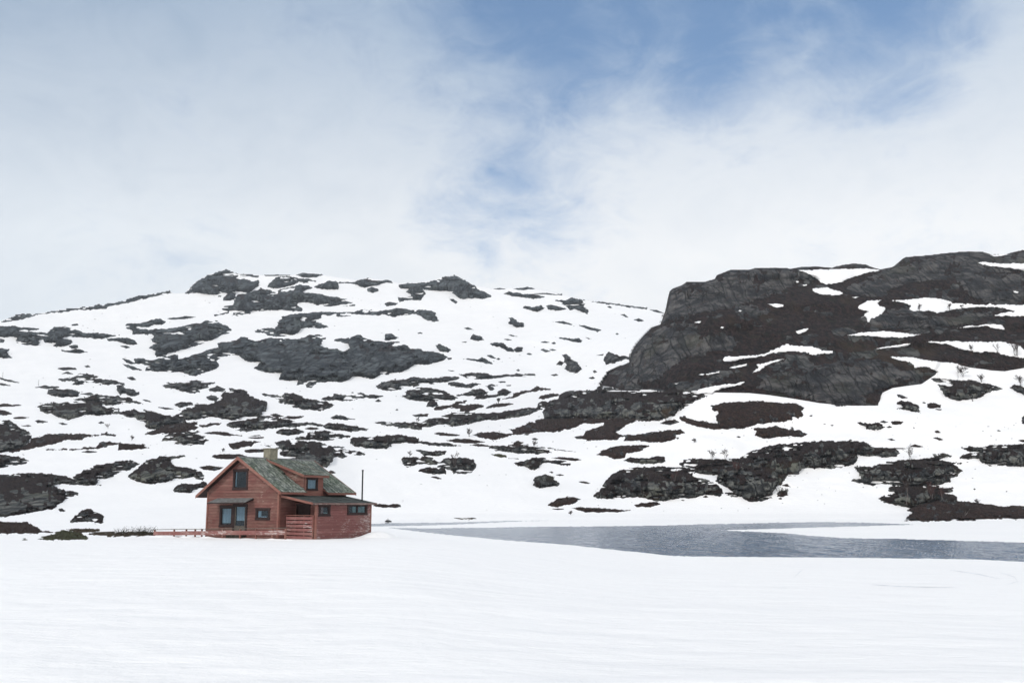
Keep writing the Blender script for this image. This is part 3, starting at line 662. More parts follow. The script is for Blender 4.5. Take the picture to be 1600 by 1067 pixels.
T7|h|broad dark heather field with a low left arm below the big cliff|390,905 440,892 520,882 640,878 740,885 850,888 920,912 900,935 910,955 880,975 850,965 850,985 760,990 700,1000 640,1010 560,1030 480,1032 430,1035 370,1028 290,1010 230,985 220,970 250,960 300,985 350,990 430,1000 425,960 450,940 425,932 410,935
S5|h|dark heather patch tapering right, just below the broad heather field|-103,355 -60,350 0,350 60,345 110,358 190,370 245,390 210,410 130,405 60,415 0,420 -30,420 -80,400 -70,375
S4|n|long cracked rock wall of grey slabs above the lake, left half of the big outcrop|322,840 330,805 360,790 380,760 400,720 470,665 530,640 620,628 720,628 860,630 1000,640 975,680 1000,700 1060,705 1110,725 1130,740 1170,770 1180,800 1150,820 1080,810 1030,820 980,838 900,835 860,845 800,848 740,852 660,835 620,825 560,830 400,838
S4|n|dark rock and heather wall above the lake, right half of the big outcrop|885,605 920,580 1000,572 1080,575 1180,578 1300,575 1350,600 1600,610 1600,690 1570,720 1560,760 1510,775 1500,830 1440,850 1370,858 1310,840 1300,825 1230,830 1180,800 1240,790 1170,745 1130,720 1140,685 1060,675 980,672 1000,640 900,630
S5|n|long green brown rock back rising behind the rock wall above the lake|-230,600 -180,540 -100,500 0,465 100,455 290,437 400,435 520,432 600,440 635,462 720,475 800,485 822,510 800,535 720,538 640,535 560,520 550,560 540,580 440,600 400,612 210,605 195,645 120,655 0,640 -200,640
S5|h||90,712 120,702 140,722 110,720
S5|h|small round bush covered rock at the right end of the rock wall|55,765 70,745 110,740 130,775 90,785 60,780
S5|h||65,795 80,788 90,795 80,801
S5|n|craggy dark outcrop with a bare birch on its top, right of the rock wall|540,595 600,590 650,600 700,575 760,565 860,555 960,548 1040,535 1060,515 1120,520 1150,530 1100,540 1060,548 1140,568 1220,572 1210,580 1160,582 1215,620 1180,655 1140,665 1140,690 1080,705 1000,720 880,720 780,715 710,700 650,712 590,700 520,685 530,672 590,675 570,640
S5|n|pale faced rock shoulder with a white birch in front, below the craggy dark outcrop|680,795 720,780 800,760 745,745 780,710 900,700 1000,705 1080,715 1140,730 1165,760 1190,810 1100,840 950,850 880,850 800,832 730,815
S5|h|long reddish brown heather bank at the right end of the lake shore|850,935 870,905 910,880 870,870 900,845 980,820 1050,800 1130,805 1250,815 1350,825 1420,840 1500,842 1640,840 1700,845 1700,925 1550,928 1500,918 1380,920 1300,930 1150,932 1000,936
S5|n|dark heather covered rock at the right edge of the view, with two pointed left arms|1190,475 1260,465 1330,475 1400,462 1480,458 1600,456 1720,460 1720,600 1600,595 1480,590 1380,588 1330,565 1320,545 1250,550 1200,540 1240,515 1320,505 1240,498 1220,485
S5|h||885,468 920,457 975,472 930,475
S5|h||750,478 850,480 870,485 790,485
S5|h||745,425 770,420 800,432 770,432
S5|h||1040,375 1060,370 1080,382 1050,387
S5|h||1033,415 1060,413 1100,428 1070,433
S5|n|low dark rock cluster on the open snow below the shaded cliff base|560,318 620,325 700,325 730,350 700,365 630,362 600,342 565,328
S5|m||697,318 720,308 755,318 730,325
S5|h||765,315 800,310 845,315 830,332 780,330
S5|m||740,350 760,342 775,350 755,355
S5|h||1555,432 1600,427 1620,435 1600,442
S5|h||805,145 840,150 870,165 840,168 810,158
S5|n|dark boulder in the gully of grey snow right of the shaded cliff base|803,195 830,180 880,185 905,205 940,212 945,235 955,258 900,250 850,240 810,235 840,215 815,210
S5|h||993,205 1030,195 1080,210 1080,225 1040,232 1000,225
S5|h||1040,238 1060,235 1085,238 1080,244
S5|n|spindle shaped rock with a small birch on top, right of the grey snow gully|1015,40 1040,35 1100,60 1190,55 1280,55 1340,72 1420,90 1470,110 1400,125 1330,160 1280,175 1200,182 1150,178 1110,160 1085,120 1060,75
S5|n||1508,103 1540,88 1600,95 1700,100 1700,150 1600,148 1550,130
S5|h||1585,290 1600,285 1610,320 1600,335 1588,325
S5|h||258,278 270,273 280,275 270,283
S5|h||342,330 352,326 365,330 352,333
S5|h||905,352 912,348 920,355 912,359
S5|h||1145,728 1152,722 1160,730 1152,735
S5|h||1430,370 1442,366 1455,374 1442,376
S5|h||1285,735 1291,731 1297,736 1291,740
S5|h||1485,750 1491,746 1497,751 1491,755
S5|h||392,338 402,334 412,338 402,343
S5|h||1272,182 1280,176 1285,185 1276,188
S5|h||965,195 975,190 985,198 975,202
S4|h|oval brown heather mound on the snow left of the long rock wall|28,880 80,845 140,827 200,828 240,842 180,875 100,890 50,890
S4|h|long thin brown heather strip on the snow just above the lake|180,900 220,893 300,898 400,900 480,908 590,912 480,925 350,928 270,925
S4|h|short heather sliver just under the left end of the long rock wall|595,880 640,868 700,860 740,858 765,875 700,890 620,892
S4|h||225,725 260,722 312,737 270,738
S4|h||55,905 90,902 130,906 90,910
S4|h||1045,826 1063,815 1083,828 1065,831
S4|h||900,848 912,843 930,850 915,853
S4|h||1265,430 1280,426 1295,433 1280,437
T7|s||885,150 1067,145 1180,142 1260,140 1310,150 1335,152 1260,165 1190,185 1120,215 1067,228 1030,228 1000,212 970,192 940,172
T7|s||952,255 1000,250 1040,245 1067,255 1130,272 1130,285 1067,288 1020,285 970,275
T7|s||710,338 760,335 800,340 795,352 760,358
T7|s||865,490 900,480 935,475 920,492 880,505
T7|s||865,212 880,210 884,218 870,220
T7|s||903,232 930,228 928,236 908,238
T7|s||303,440 325,434 342,433 330,445
T7|s||546,376 556,371 567,374 558,381
T7|s||460,650 470,632 560,628 640,625 700,612 760,585 810,562 880,572 960,575 1000,590 1067,603 1067,612 960,618 910,605 850,602 790,605 740,610 690,628 600,640 560,645 520,655 480,658
T7|s||495,692 540,680 595,668 590,680 530,695
T7|s||620,722 660,690 650,675 700,665 760,648 815,640 780,652 720,672 690,690 660,712
T7|s||325,730 345,725 360,727 350,735
T7|s||365,728 440,712 440,718 380,732
T7|s||290,825 340,810 400,795 460,785 520,782 560,772 582,770 560,785 510,795 460,805 420,818 400,832 330,835
T7|s||190,780 215,775 205,785
T7|s||0,815 50,814 100,820 60,827 0,827
T7|s||445,470 455,462 467,468 458,476
T8|s||85,512 150,500 230,492 290,488 380,495 460,508 495,505 440,518 380,525 270,522 180,515
T8|s||240,588 300,575 370,565 435,558 420,570 330,580
T8|s||510,550 560,545 680,545 800,545 960,550 1040,570 1067,590 1200,600 1200,650 1067,638 1000,632 920,610 850,600 830,612 760,595 720,592 690,580 650,562 580,555
T8|s||695,472 740,462 770,455 810,460 850,448 900,450 945,455 962,482 900,475 860,458 800,467 740,470
T8|s||335,318 400,315 480,308 520,302 600,308 660,325 670,335 800,340 920,340 1067,345 1200,350 1200,400 1067,408 980,405 900,402 940,385 1020,380 960,362 880,355 760,360 690,365 640,378 580,390 560,378 470,378 425,370 440,350 400,330
T8|s||140,355 200,318 280,315 250,335 300,365 270,400 230,430 200,440 190,410 165,412 200,380 150,368
T8|s||810,110 850,105 960,115 1067,112 1200,115 1200,160 1067,155 980,140 900,130 840,122
T8|s||880,66 960,62 985,62 940,72 900,75
T8|s||990,268 1010,263 1038,272 1030,280
T8|s||110,300 150,297 130,307
T8|s||320,630 420,632 500,645 600,658 660,665 700,672 700,760 585,750 590,712 520,685 460,690 445,665 370,652
T7|c||118,445 140,400 140,360 160,280 160,240 240,210 260,200 350,200 415,185 425,165 500,140 610,138 640,130 760,130 840,135 870,175 860,230 800,260 740,290 700,310 600,330 560,345 480,365 400,380 300,395 240,405 180,430
T8|c||70,250 150,220 200,190 330,140 360,105 395,75 540,60 640,45 760,37 840,40 890,65 940,70 1067,35 1200,30 1200,110 1067,108 950,112 820,100 820,120 900,130 1000,165 860,175 700,170 640,200 560,210 480,215 400,230 330,250 290,300 230,310 150,295 100,285
T7|c||640,800 700,750 760,720 860,700 960,680 1067,660 1200,650 1330,640 1400,670 1440,700 1540,710 1500,760 1400,790 1300,820 1250,850 1250,895 1100,900 1000,880 880,850 760,830
T7|c||-50,620 -60,500 0,480 60,500 120,470 250,440 320,460 340,520 420,500 500,510 480,590 380,600 250,640 180,690 100,760 0,790 -150,800
T7|c||560,350 640,340 660,365 740,370 700,400 600,420 540,400
T7|c||420,500 500,500 560,540 500,600 420,590
T8|c||150,420 300,370 420,360 520,400 700,410 820,380 900,365 880,400 760,450 600,470 420,480 250,470
T8|c||650,150 820,160 1067,170 1067,300 980,320 860,330 760,290
T8|c||20,135 60,118 120,110 190,112 240,138 200,145 120,145
'''
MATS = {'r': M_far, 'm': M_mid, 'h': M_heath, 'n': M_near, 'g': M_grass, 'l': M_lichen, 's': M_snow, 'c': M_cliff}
def build_patches():
    for l in DATA.strip().splitlines():
        q = l.split('|')[2]
        if q and not 4 <= len(q.replace(',', '').split()) <= 16: print('LABEL', len(q.split()), q)
    n = 0
    for line in DATA.strip().splitlines():
        fld = [x for x in line.split('|')]; view, k, label, pts = fld[0], fld[1], fld[2], fld[-1]
        poly = parse(view, pts); n += 1
        w, h = np.ptp(poly[:, 0]), np.ptp(poly[:, 1])
        mat = MATS[k]; kw = dict(seed=n * 1.7)
        if k == 's': kw.update(base='D', snowlike=True, offset=3.4, rag=.8); name = 'snow_patch'
        elif k == 'c': kw.update(base='D', steep=1.0, relief=1.3, rag=2.0, offset=.3, bare=1, colm=1.0); name = 'cliff_face'
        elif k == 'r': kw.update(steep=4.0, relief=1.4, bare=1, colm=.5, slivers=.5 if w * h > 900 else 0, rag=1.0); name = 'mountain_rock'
        elif k == 'm': kw.update(steep=3.0, relief=1.1, bare=.6, slivers=.7 if w * h > 900 else 0, rag=1.2); name = 'slope_rock'
        elif k == 'n': kw.update(steep=3.2, relief=1.3, tuft=.5, bare=.32, slivers=.45 if w * h > 1200 else 0, rag=1.2); name = 'slope_rock'
        else: kw.update(steep=1.5, relief=.5, bare=.05, tuft=.8 if h > 3 else .2, rag=1.2); name = 'bare_ground'
        if k in 'nm' and w < 16: name = 'slope_rock'
        if label:
            boul = 'boulder' in label.split(' with')[0] and k == 'n'
            cat = 'boulder' if boul else ('heather' if k == 'h' else 'rock outcrop')
            name = {'boulder': 'boulder', 'heather': 'heather_bank', 'rock outcrop': 'rock_outcrop'}[cat]
            kw.update(kind='thing', label=label, cat=cat, group={'boulder': 'boulders on the snow slope', 'heather': 'heather banks showing through the snow', 'rock outcrop': 'rock outcrops on the snow slope'}[cat])
        patch(name, poly, mat, **kw)
build_patches()
# ---------------------------------------------------------------- the cabin
def mat_paint(name, base, faded, peel, amount, bands=1.0, course=.235, z0=.4):
    m, T, b = new_mat(name)
    tc = T.n.new('ShaderNodeTexCoord').outputs['Object']
    a = T.noise(T.mapping(tc, scale=(.5, .5, 1.2)), 1.0, 4, .6); g = T.noise(T.mapping(tc, scale=(1.2, 1.2, 26)), 1.0, 4, .65)
    p = T.noise(T.mapping(tc, scale=(2.2, 2.2, 13)), 1.0, 6, .72); q = T.noise(tc, .45, 3, .6); sp = T.noise(tc, 16, 3, .6)
    brd = T.n.new('ShaderNodeTexWhiteNoise'); brd.noise_dimensions = '1D'
    sep = T.n.new('ShaderNodeSeparateXYZ'); T.l.new(tc, sep.inputs[0])
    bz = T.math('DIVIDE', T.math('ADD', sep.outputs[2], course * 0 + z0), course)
    T.l.new(T.math('FLOOR', bz), brd.inputs['W']); lap_shade = T.ramp(T.math('FRACT', bz), .0, .10, 1, 0) if bands else None
    col = T.mix(T.ramp(a, .38, .66), base, faded)
    col = T.mix(T.math('MULTIPLY', brd.outputs[0], .5 * bands), col, tuple(x * .55 for x in base))
    col = T.mix(T.ramp(g, .48, .66, 0, .7), col, tuple(x * .5 for x in base))
    f = T.ramp(T.math('ADD', p, T.math('MULTIPLY', T.math('SUBTRACT', q, .5), .7)), .66 - amount, .74 - amount, 0, .85)
    col = T.mix(f, col, peel)
    col = T.mix(T.ramp(sp, .64, .74, 0, .35), col, tuple(x * .35 for x in base))
    if bands: col = T.mix(T.math('MULTIPLY', lap_shade, .75), col, (.03, .016, .014))      # shadow line under each lap, painted into the board colour
    put(T, b.inputs['Base Color'], col); b.inputs['Roughness'].default_value = .8; b.inputs['Specular IOR Level'].default_value = .2
    bump(T, b, T.math('ADD', g, f), .006, 1)
    return m
def mat_plain(name, c, rough=.7, var=.3, sc=4.0, stretch=(1, 1, 1), spec=.3):
    m, T, b = new_mat(name); tc = T.n.new('ShaderNodeTexCoord').outputs['Object']
    n = T.noise(T.mapping(tc, scale=stretch), sc, 5, .65)
    put(T, b.inputs['Base Color'], T.mix(T.ramp(n, .3, .7), tuple(x * (1 - var) for x in c), tuple(min(1, x * (1 + var)) for x in c)))
    b.inputs['Roughness'].default_value = rough; b.inputs['Specular IOR Level'].default_value = spec
    bump(T, b, n, .02, .6)
    return m
def mat_shingle():
    m, T, b = new_mat('mossy_shingles'); tc = T.n.new('ShaderNodeTexCoord').outputs['Object']
    n = T.noise(T.mapping(tc, scale=(.5, 2.6, .5)), 1.3, 6, .7); n2 = T.noise(tc, 9, 4, .7); n3 = T.noise(tc, .6, 3, .6); n4 = T.noise(T.mapping(tc, scale=(.7, 3.2, .7)), 2.2, 5, .75)
    col = T.mix(T.ramp(n3, .36, .66), (.115, .135, .125), (.075, .11, .07))
    col = T.mix(T.ramp(n, .46, .60, 0, .85), col, (.19, .215, .18))
    col = T.mix(T.ramp(n2, .52, .62, 0, .85), col, (.018, .020, .020))
    col = T.mix(T.ramp(n4, .50, .58, 0, .85), col, (.42, .44, .40))
    put(T, b.inputs['Base Color'], col); b.inputs['Roughness'].default_value = .9; b.inputs['Specular IOR Level'].default_value = .15
    bump(T, b, T.math('ADD', n2, n), .05, 1)
    return m
def mat_glass():
    m, T, b = new_mat('window_glass'); T.n.remove(b)
    out = [n for n in T.n if n.type == 'OUTPUT_MATERIAL'][0]
    g = T.n.new('ShaderNodeBsdfGlossy'); g.inputs['Roughness'].default_value = .05; g.inputs['Color'].default_value = (.8, .88, .95, 1)
    t = T.n.new('ShaderNodeBsdfTransparent'); t.inputs['Color'].default_value = (.75, .82, .85, 1)
    mx = T.n.new('ShaderNodeMixShader'); mx.inputs[0].default_value = .035; T.l.new(t.outputs[0], mx.inputs[1]); T.l.new(g.outputs[0], mx.inputs[2]); T.l.new(mx.outputs[0], out.inputs[0])
    return m
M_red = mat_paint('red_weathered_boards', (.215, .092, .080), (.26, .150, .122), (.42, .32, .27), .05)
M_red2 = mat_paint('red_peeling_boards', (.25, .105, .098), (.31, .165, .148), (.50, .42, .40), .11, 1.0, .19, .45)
M_screen = mat_paint('red_screen_boards', (.25, .105, .098), (.31, .165, .148), (.52, .44, .42), .10, 0)
M_trim = mat_paint('red_trim', (.245, .105, .086), (.27, .14, .11), (.42, .32, .27), .01, 0)
M_brown = mat_plain('dark_brown_trim', (.030, .016, .015), .7)
M_concrete = mat_plain('chimney_render', (.25, .235, .18), .9, .25, 3)
M_tin = mat_plain('grey_roofing', (.15, .155, .155), .75, .45, 2.5, (1, 3, 1))
M_felt = mat_plain('roofing_felt', (.040, .046, .043), .9, .5, 1.2)
M_black = mat_plain('black_pipe', (.02, .022, .026), .5)
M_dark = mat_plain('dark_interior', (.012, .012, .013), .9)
M_curtain = mat_plain('pale_curtain', (.33, .39, .44), .9, .2, 2.0, (4, 4, .4)); M_curt2 = mat_plain('green_white_curtain', (.20, .27, .25), .9, .3, 2.0, (5, 5, .4))
M_wood = mat_plain('grey_wood', (.12, .105, .09), .9, .4, 6, (1, 1, 5))
M_ring = mat_plain('pipe_metal', (.25, .25, .26), .5)
M_sh = mat_shingle(); M_glass = mat_glass()
AL = R(36); CO = np.array([-17.783, 77.0, 1.635])
def zz(a): return a - 1.635
class MB:
    def __init__(s): s.v = []; s.f = []
    def box(s, x0, x1, y0, y1, z0, z1): return s.hexa([(x0, y0, z0), (x1, y0, z0), (x1, y1, z0), (x0, y1, z0), (x0, y0, z1), (x1, y0, z1), (x1, y1, z1), (x0, y1, z1)])
    def hexa(s, p):
        n = len(s.v); s.v += [tuple(map(float, q)) for q in p]
        s.f += [(n, n + 3, n + 2, n + 1), (n + 4, n + 5, n + 6, n + 7), (n, n + 1, n + 5, n + 4), (n + 1, n + 2, n + 6, n + 5), (n + 2, n + 3, n + 7, n + 6), (n + 3, n, n + 4, n + 7)]
        return s
    def quad(s, *p): n = len(s.v); s.v += [tuple(map(float, q)) for q in p]; s.f.append(tuple(range(n, n + len(p)))); return s
    def prism(s, poly, d):          # poly: list of 3d points, d: extrusion vector
        n = len(s.v); k = len(poly); d = np.array(d)
        s.v += [tuple(map(float, q)) for q in poly] + [tuple(map(float, np.array(q) + d)) for q in poly]
        s.f += [tuple(range(n + k - 1, n - 1, -1)), tuple(range(n + k, n + 2 * k))] + [(n + i, n + (i + 1) % k, n + k + (i + 1) % k, n + k + i) for i in range(k)]
        return s
    def bar(s, a, b, w, h=None):      # square bar from a to b
        a, b = np.array(a, float), np.array(b, float); h = h or w; d = b - a; d /= np.linalg.norm(d)
        up = np.array([0, 0, 1.]) if abs(d[2]) < .9 else np.array([0, 1., 0]); x = np.cross(d, up); x /= np.linalg.norm(x); y = np.cross(x, d)
        return s.hexa([a - x * w / 2 - y * h / 2, a + x * w / 2 - y * h / 2, b + x * w / 2 - y * h / 2, b - x * w / 2 - y * h / 2, a - x * w / 2 + y * h / 2, a + x * w / 2 + y * h / 2, b + x * w / 2 + y * h / 2, b - x * w / 2 + y * h / 2])
    def tube(s, pts, radii, k=6):
        n0 = len(s.v); pts = [np.array(p, float) for p in pts]
        for i, p in enumerate(pts):
            d = pts[min(i + 1, len(pts) - 1)] - pts[max(i - 1, 0)]; d /= np.linalg.norm(d) + 1e-9
            up = np.array([0, 0, 1.]) if abs(d[2]) < .9 else np.array([0, 1., 0]); x = np.cross(d, up); x /= np.linalg.norm(x); y = np.cross(x, d)
            for j in range(k): a = 2 * math.pi * j / k; s.v.append(tuple(p + radii[i] * (math.cos(a) * x + math.sin(a) * y)))
        for i in range(len(pts) - 1):
            for j in range(k): a = n0 + i * k + j; b = n0 + i * k + (j + 1) % k; s.f.append((a, b, b + k, a + k))
        s.f.append(tuple(range(n0 + k - 1, n0 - 1, -1))); s.f.append(tuple(n0 + (len(pts) - 1) * k + j for j in range(k)))
        return s
    def build(s, name, mat, parent=None, smooth_=False, bevel=0):
        me = bpy.data.meshes.new(name); me.from_pydata(s.v, [], s.f); me.update(); me.materials.append(mat)
        if smooth_: me.polygons.foreach_set('use_smooth', [True] * len(me.polygons))
        o = bpy.data.objects.new(name, me); C.objects.link(o)
        if parent: o.parent = parent
        return o
def empty(name, loc, rz=0):
    o = bpy.data.objects.new(name, None); C.objects.link(o); o.location = loc; o.rotation_euler = (0, 0, rz); o.empty_display_size = .5; return o
def lap_wall(name, O_, a, nrm, s0, s1, z0, z1, holes, mat, parent, topf=None, course=.235, thick=.10):
    """weatherboard wall: s along a, outward normal nrm; topf(z) -> (smin, smax) clips the gable"""
    mb = MB(); O_ = np.array(O_, float); a = np.array(a, float); nrm = np.array(nrm, float)
    P = lambda s, z, o: O_ + a * s + nrm * o + np.array([0, 0, z])
    zs = sorted(set([z0, z1] + list(np.arange(z0, z1, course)) + [h[k] for h in holes for k in (2, 3) if z0 < h[k] < z1]))
    for za, zb in zip(zs[:-1], zs[1:]):
        if zb - za < 1e-4: continue
        kb = math.floor((za - z0) / course + 1e-6); fa = (za - z0) / course - kb; fb = min(1.0, (zb - z0) / course - kb)
        oa, ob = .045 - .04 * fa, .045 - .04 * fb
        ea = topf(za) if topf else (s0, s1); eb = topf(zb) if topf else (s0, s1)
        if ea[0] >= ea[1]: continue
        if eb[0] > eb[1]: m = (eb[0] + eb[1]) / 2; eb = (m, m)
        cut = sorted([(h[0], h[1]) for h in holes if h[2] < zb - 1e-4 and h[3] > za + 1e-4])
        cur = (ea[0], eb[0]); segs = []
        for c0, c1 in cut: segs.append((cur, (c0, c0))); cur = (c1, c1)
        segs.append((cur, (ea[1], eb[1])))
        for l, r in segs:
            if r[0] - l[0] < 1e-3: continue
            mb.quad(P(l[0], za, oa), P(r[0], za, oa), P(r[1], zb, ob), P(l[1], zb, ob))
            if fa < .01: mb.quad(P(l[0], za, -.02), P(r[0], za, -.02), P(r[0], za, oa), P(l[0], za, oa))
            mb.quad(P(r[0], za, -thick), P(l[0], za, -thick), P(l[1], zb, -thick), P(r[1], zb, -thick))
    for h in holes:      # reveals
        c = [(h[0], h[2]), (h[1], h[2]), (h[1], h[3]), (h[0], h[3])]
        for i in range(4): p, q = c[i], c[(i + 1) % 4]; mb.quad(P(*p, .01), P(*q, .01), P(*q, -thick), P(*p, -thick))
    return mb.build(name, mat, parent)
def window(O_, a, nrm, h, parent, mull=0, trim=.15, curtain=None, cmat=None, label=None, sash=.055, head=True):
    O_ = np.array(O_, float); a = np.array(a, float); nrm = np.array(nrm, float)
    def bx(mb, s0, s1, z0, z1, o0, o1):
        f = lambda s, o, z: O_ + a * s + nrm * o + np.array([0, 0, z])
        mb.hexa([f(s0, o1, z0), f(s1, o1, z0), f(s1, o0, z0), f(s0, o0, z0), f(s0, o1, z1), f(s1, o1, z1), f(s1, o0, z1), f(s0, o0, z1)])
    s0, s1, z0, z1 = h
    mb = MB(); t = trim          # casing stands on the boards, round the hole
    bx(mb, s0 - .02, s0 + t, z0, z1, -.02, .060); bx(mb, s1 - t, s1 + .02, z0, z1, -.02, .060)
    bx(mb, s0 - .04, s1 + .04, z1 - t, z1 + .03, -.02, .075); bx(mb, s0 - .04, s1 + .04, z0 - .03, z0 + t * .8, -.02, .085)
    w = mb.build('window', M_brown, parent)
    if label: w['label'] = label
    mb = MB(); a0, a1, b0, b1 = s0 + t, s1 - t, z0 + t * .8, z1 - t
    cuts = [a0 + (a1 - a0) * i / (mull + 1) for i in range(mull + 2)]
    for l, r in zip(cuts[:-1], cuts[1:]):
        l += .012; r -= .012
        bx(mb, l, l + sash, b0, b1, -.03, .03); bx(mb, r - sash, r, b0, b1, -.03, .03); bx(mb, l + sash, r - sash, b0, b0 + sash, -.029, .031); bx(mb, l + sash, r - sash, b1 - sash, b1, -.029, .029)
    mb.build('sash', M_brown if mull != 9 else M_trim, w)
    mb = MB(); bx(mb, a0, a1, b0, b1, -.008, 0); mb.build('pane', M_glass, w)
    if curtain:
        mb = MB()
        for c0, c1, d0, d1 in curtain:
            n = 14; f = lambda s, o, z: O_ + a * s + nrm * o + np.array([0, 0, z])
            for i in range(n):
                u0 = a0 + (a1 - a0) * (c0 + (c1 - c0) * i / n); u1 = a0 + (a1 - a0) * (c0 + (c1 - c0) * (i + 1) / n)
                o0 = -.07 - .02 * math.sin(i * 2.1); o1 = -.07 - .02 * math.sin((i + 1) * 2.1)
                mb.quad(f(u0, o0, b0 + (b1 - b0) * d0), f(u1, o1, b0 + (b1 - b0) * d0), f(u1, o1, b0 + (b1 - b0) * d1), f(u0, o0, b0 + (b1 - b0) * d1))
        mb.build('curtain', cmat or M_curtain, w, True)
    return w
def shingles(O_, U, V, lu, lv, keep=None, w=.26, c=.27):
    """courses of shingles on a slope; O_ at the ridge, U along it, V down the slope (unit vectors)"""
    O_, U, V = (np.array(x, float) for x in (O_, U, V)); N = np.cross(U, V); N *= np.sign(N[2]); mb = MB()
    nc = int(lv / c) + 1
    for j in range(nc):
        d = lv - j * c; x = -random.random() * w
        while x < lu:
            ww = w * random.uniform(.8, 1.25); x0, x1 = max(0, x), min(lu, x + ww); x += ww
            if x1 - x0 < .03: continue
            if keep and not keep((x0 + x1) / 2, d - c * .5): continue
            dd = d + random.uniform(-.02, .025); t = random.uniform(.0, .018); l = min(c * 1.35, dd)
            g = .006
            f = lambda u, v, n: O_ + U * u + V * v + N * n
            hb, ht = .045 + t, .012
            p = [f(x0 + g, dd, hb - .022), f(x1 - g, dd, hb - .022), f(x1 - g, dd - l, ht - .01), f(x0 + g, dd - l, ht - .01), f(x0 + g, dd, hb), f(x1 - g, dd, hb + random.uniform(-.006, .006)), f(x1 - g, dd - l, ht), f(x0 + g, dd - l, ht)]
            mb.hexa(p)
    return mb
def build_cabin():
    root = empty('cabin', tuple(CO), -AL)
    tag(root, 'weathered red wooden cabin with mossy roof, chimney, dormer and low annex on the snow', 'cabin')
    W0, W1, YB, YR0, YR1 = -8.62, 0.0, 7.05, -.5, 7.5
    XR, ZR = -4.46, zz(7.79)
    XE, ZE = .67, zz(5.02); XL, ZL = -9.50, zz(4.80)
    kr = (ZR - ZE) / (XE - XR); kl = (ZR - ZL) / (XR - XL)
    zroof = lambda x: ZR - kr * (x - XR) if x > XR else ZR - kl * (XR - x)
    def top(z):
        zu = z + .13
        r = XR + (ZR - zu) / kr; l = XR - (ZR - zu) / kl
        return (max(W0, l), min(W1, r))
    gh = {'up': (-5.10, -3.50, zz(5.27), zz(6.86)), 'big': (-6.96, -5.34, zz(2.35), zz(4.0)), 'door': (-5.30, -3.62, zz(1.62), zz(4.12)), 'sm': (-2.60, -.96, zz(2.95), zz(3.82))}
    gh['up'] = (-5.49, -3.71, zz(5.27), zz(6.86))
    ins = {k: (v[0] + .08, v[1] - .08, v[2] + .06, v[3] - .08) for k, v in gh.items()}
    ins['door'] = (gh['door'][0] + .08, gh['door'][1] - .08, zz(1.635), gh['door'][3] - .08)
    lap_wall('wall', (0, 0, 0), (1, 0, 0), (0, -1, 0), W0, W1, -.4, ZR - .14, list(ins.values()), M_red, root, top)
    dz = zz(6.34)
    # long side wall towards the annex, carried up as the dormer front
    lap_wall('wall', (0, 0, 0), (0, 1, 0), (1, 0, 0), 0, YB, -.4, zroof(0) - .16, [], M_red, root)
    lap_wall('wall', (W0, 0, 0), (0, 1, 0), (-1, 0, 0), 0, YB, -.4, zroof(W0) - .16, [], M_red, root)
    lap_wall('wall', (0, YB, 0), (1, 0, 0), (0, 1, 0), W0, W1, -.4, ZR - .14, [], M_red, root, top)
    mb = MB()
    MB().box(W0 - .04, W0 + .13, -.062, .0, -.4, zroof(W0) - .2).build('corner_board', M_trim, root)
    MB().box(W1 - .13, W1 + .0, -.062, .0, -.4, zroof(0) - .22).box(0.0005, .055, -.06, .12, -.4, zroof(0) - .22).build('corner_board', M_trim, root)
    a = (1, 0, 0); n = (0, -1, 0)
    window((0, 0, 0), a, n, gh['up'], root, 0, .15, [(.0, .12, .1, 1)], label='upper gable window with one pale curtain edge')
    window((0, 0, 0), a, n, gh['big'], root, 0, .17, [(.0, 1, .12, 1)], label='large gable window with pale curtain')
    window((0, 0, 0), a, n, gh['sm'], root, 0, .15, [(.02, .30, .0, 1), (.25, .75, 0, .22)], label='small square gable window')
    # glazed door
    d = gh['door']; mb = MB()
    mb.box(d[0] - .02, d[0] + .2, -.06, .02, d[2], d[3]); mb.box(d[1] - .2, d[1] + .02, -.06, .02, d[2], d[3]); mb.box(d[0] - .04, d[1] + .04, -.075, .02, d[3] - .2, d[3] + .03)
    door = mb.build('door', M_brown, root)
    x0, x1 = d[0] + .2, d[1] - .2
    MB().box(x0, x1, -.03, .02, d[2], zz(2.45)).box(x0, x0 + .1, -.03, .02, zz(2.45), d[3] - .2).box(x1 - .1, x1, -.03, .02, zz(2.45), d[3] - .2).build('door_leaf', M_wood, door)
    MB().box(x0 + .1, x1 - .1, -.008, 0, zz(2.45), d[3] - .2).build('pane', M_glass, door)
    MB().tube([(x0 + .06, -.03, zz(2.6)), (x0 + .06, -.09, zz(2.6)), (x0 + .18, -.09, zz(2.6))], [.015] * 3).build('handle', M_black, door)
    MB().box(x0 + .1, x1 - .1, .08, .1, zz(2.85), d[3] - .2).build('curtain', M_curtain, door)
    # dark inner rooms
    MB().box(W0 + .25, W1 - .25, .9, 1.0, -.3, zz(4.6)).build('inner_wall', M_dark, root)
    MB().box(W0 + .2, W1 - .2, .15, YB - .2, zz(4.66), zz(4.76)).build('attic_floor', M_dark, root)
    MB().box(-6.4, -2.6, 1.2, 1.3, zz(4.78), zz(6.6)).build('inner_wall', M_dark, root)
    # awning over the door
    mb = MB(); mb.hexa([(-7.35, -1.0, zz(4.20)), (-2.75, -1.0, zz(4.24)), (-2.95, .0, zz(4.56)), (-7.35, .0, zz(4.56)), (-7.35, -1.0, zz(4.25)), (-2.75, -1.0, zz(4.29)), (-2.95, 0, zz(4.62)), (-7.35, 0, zz(4.62))])
    aw = mb.build('awning', M_tin, root)
    mb = MB(); mb.bar((-7.35, -1.02, zz(4.19)), (-2.75, -1.02, zz(4.22)), .04, .10)
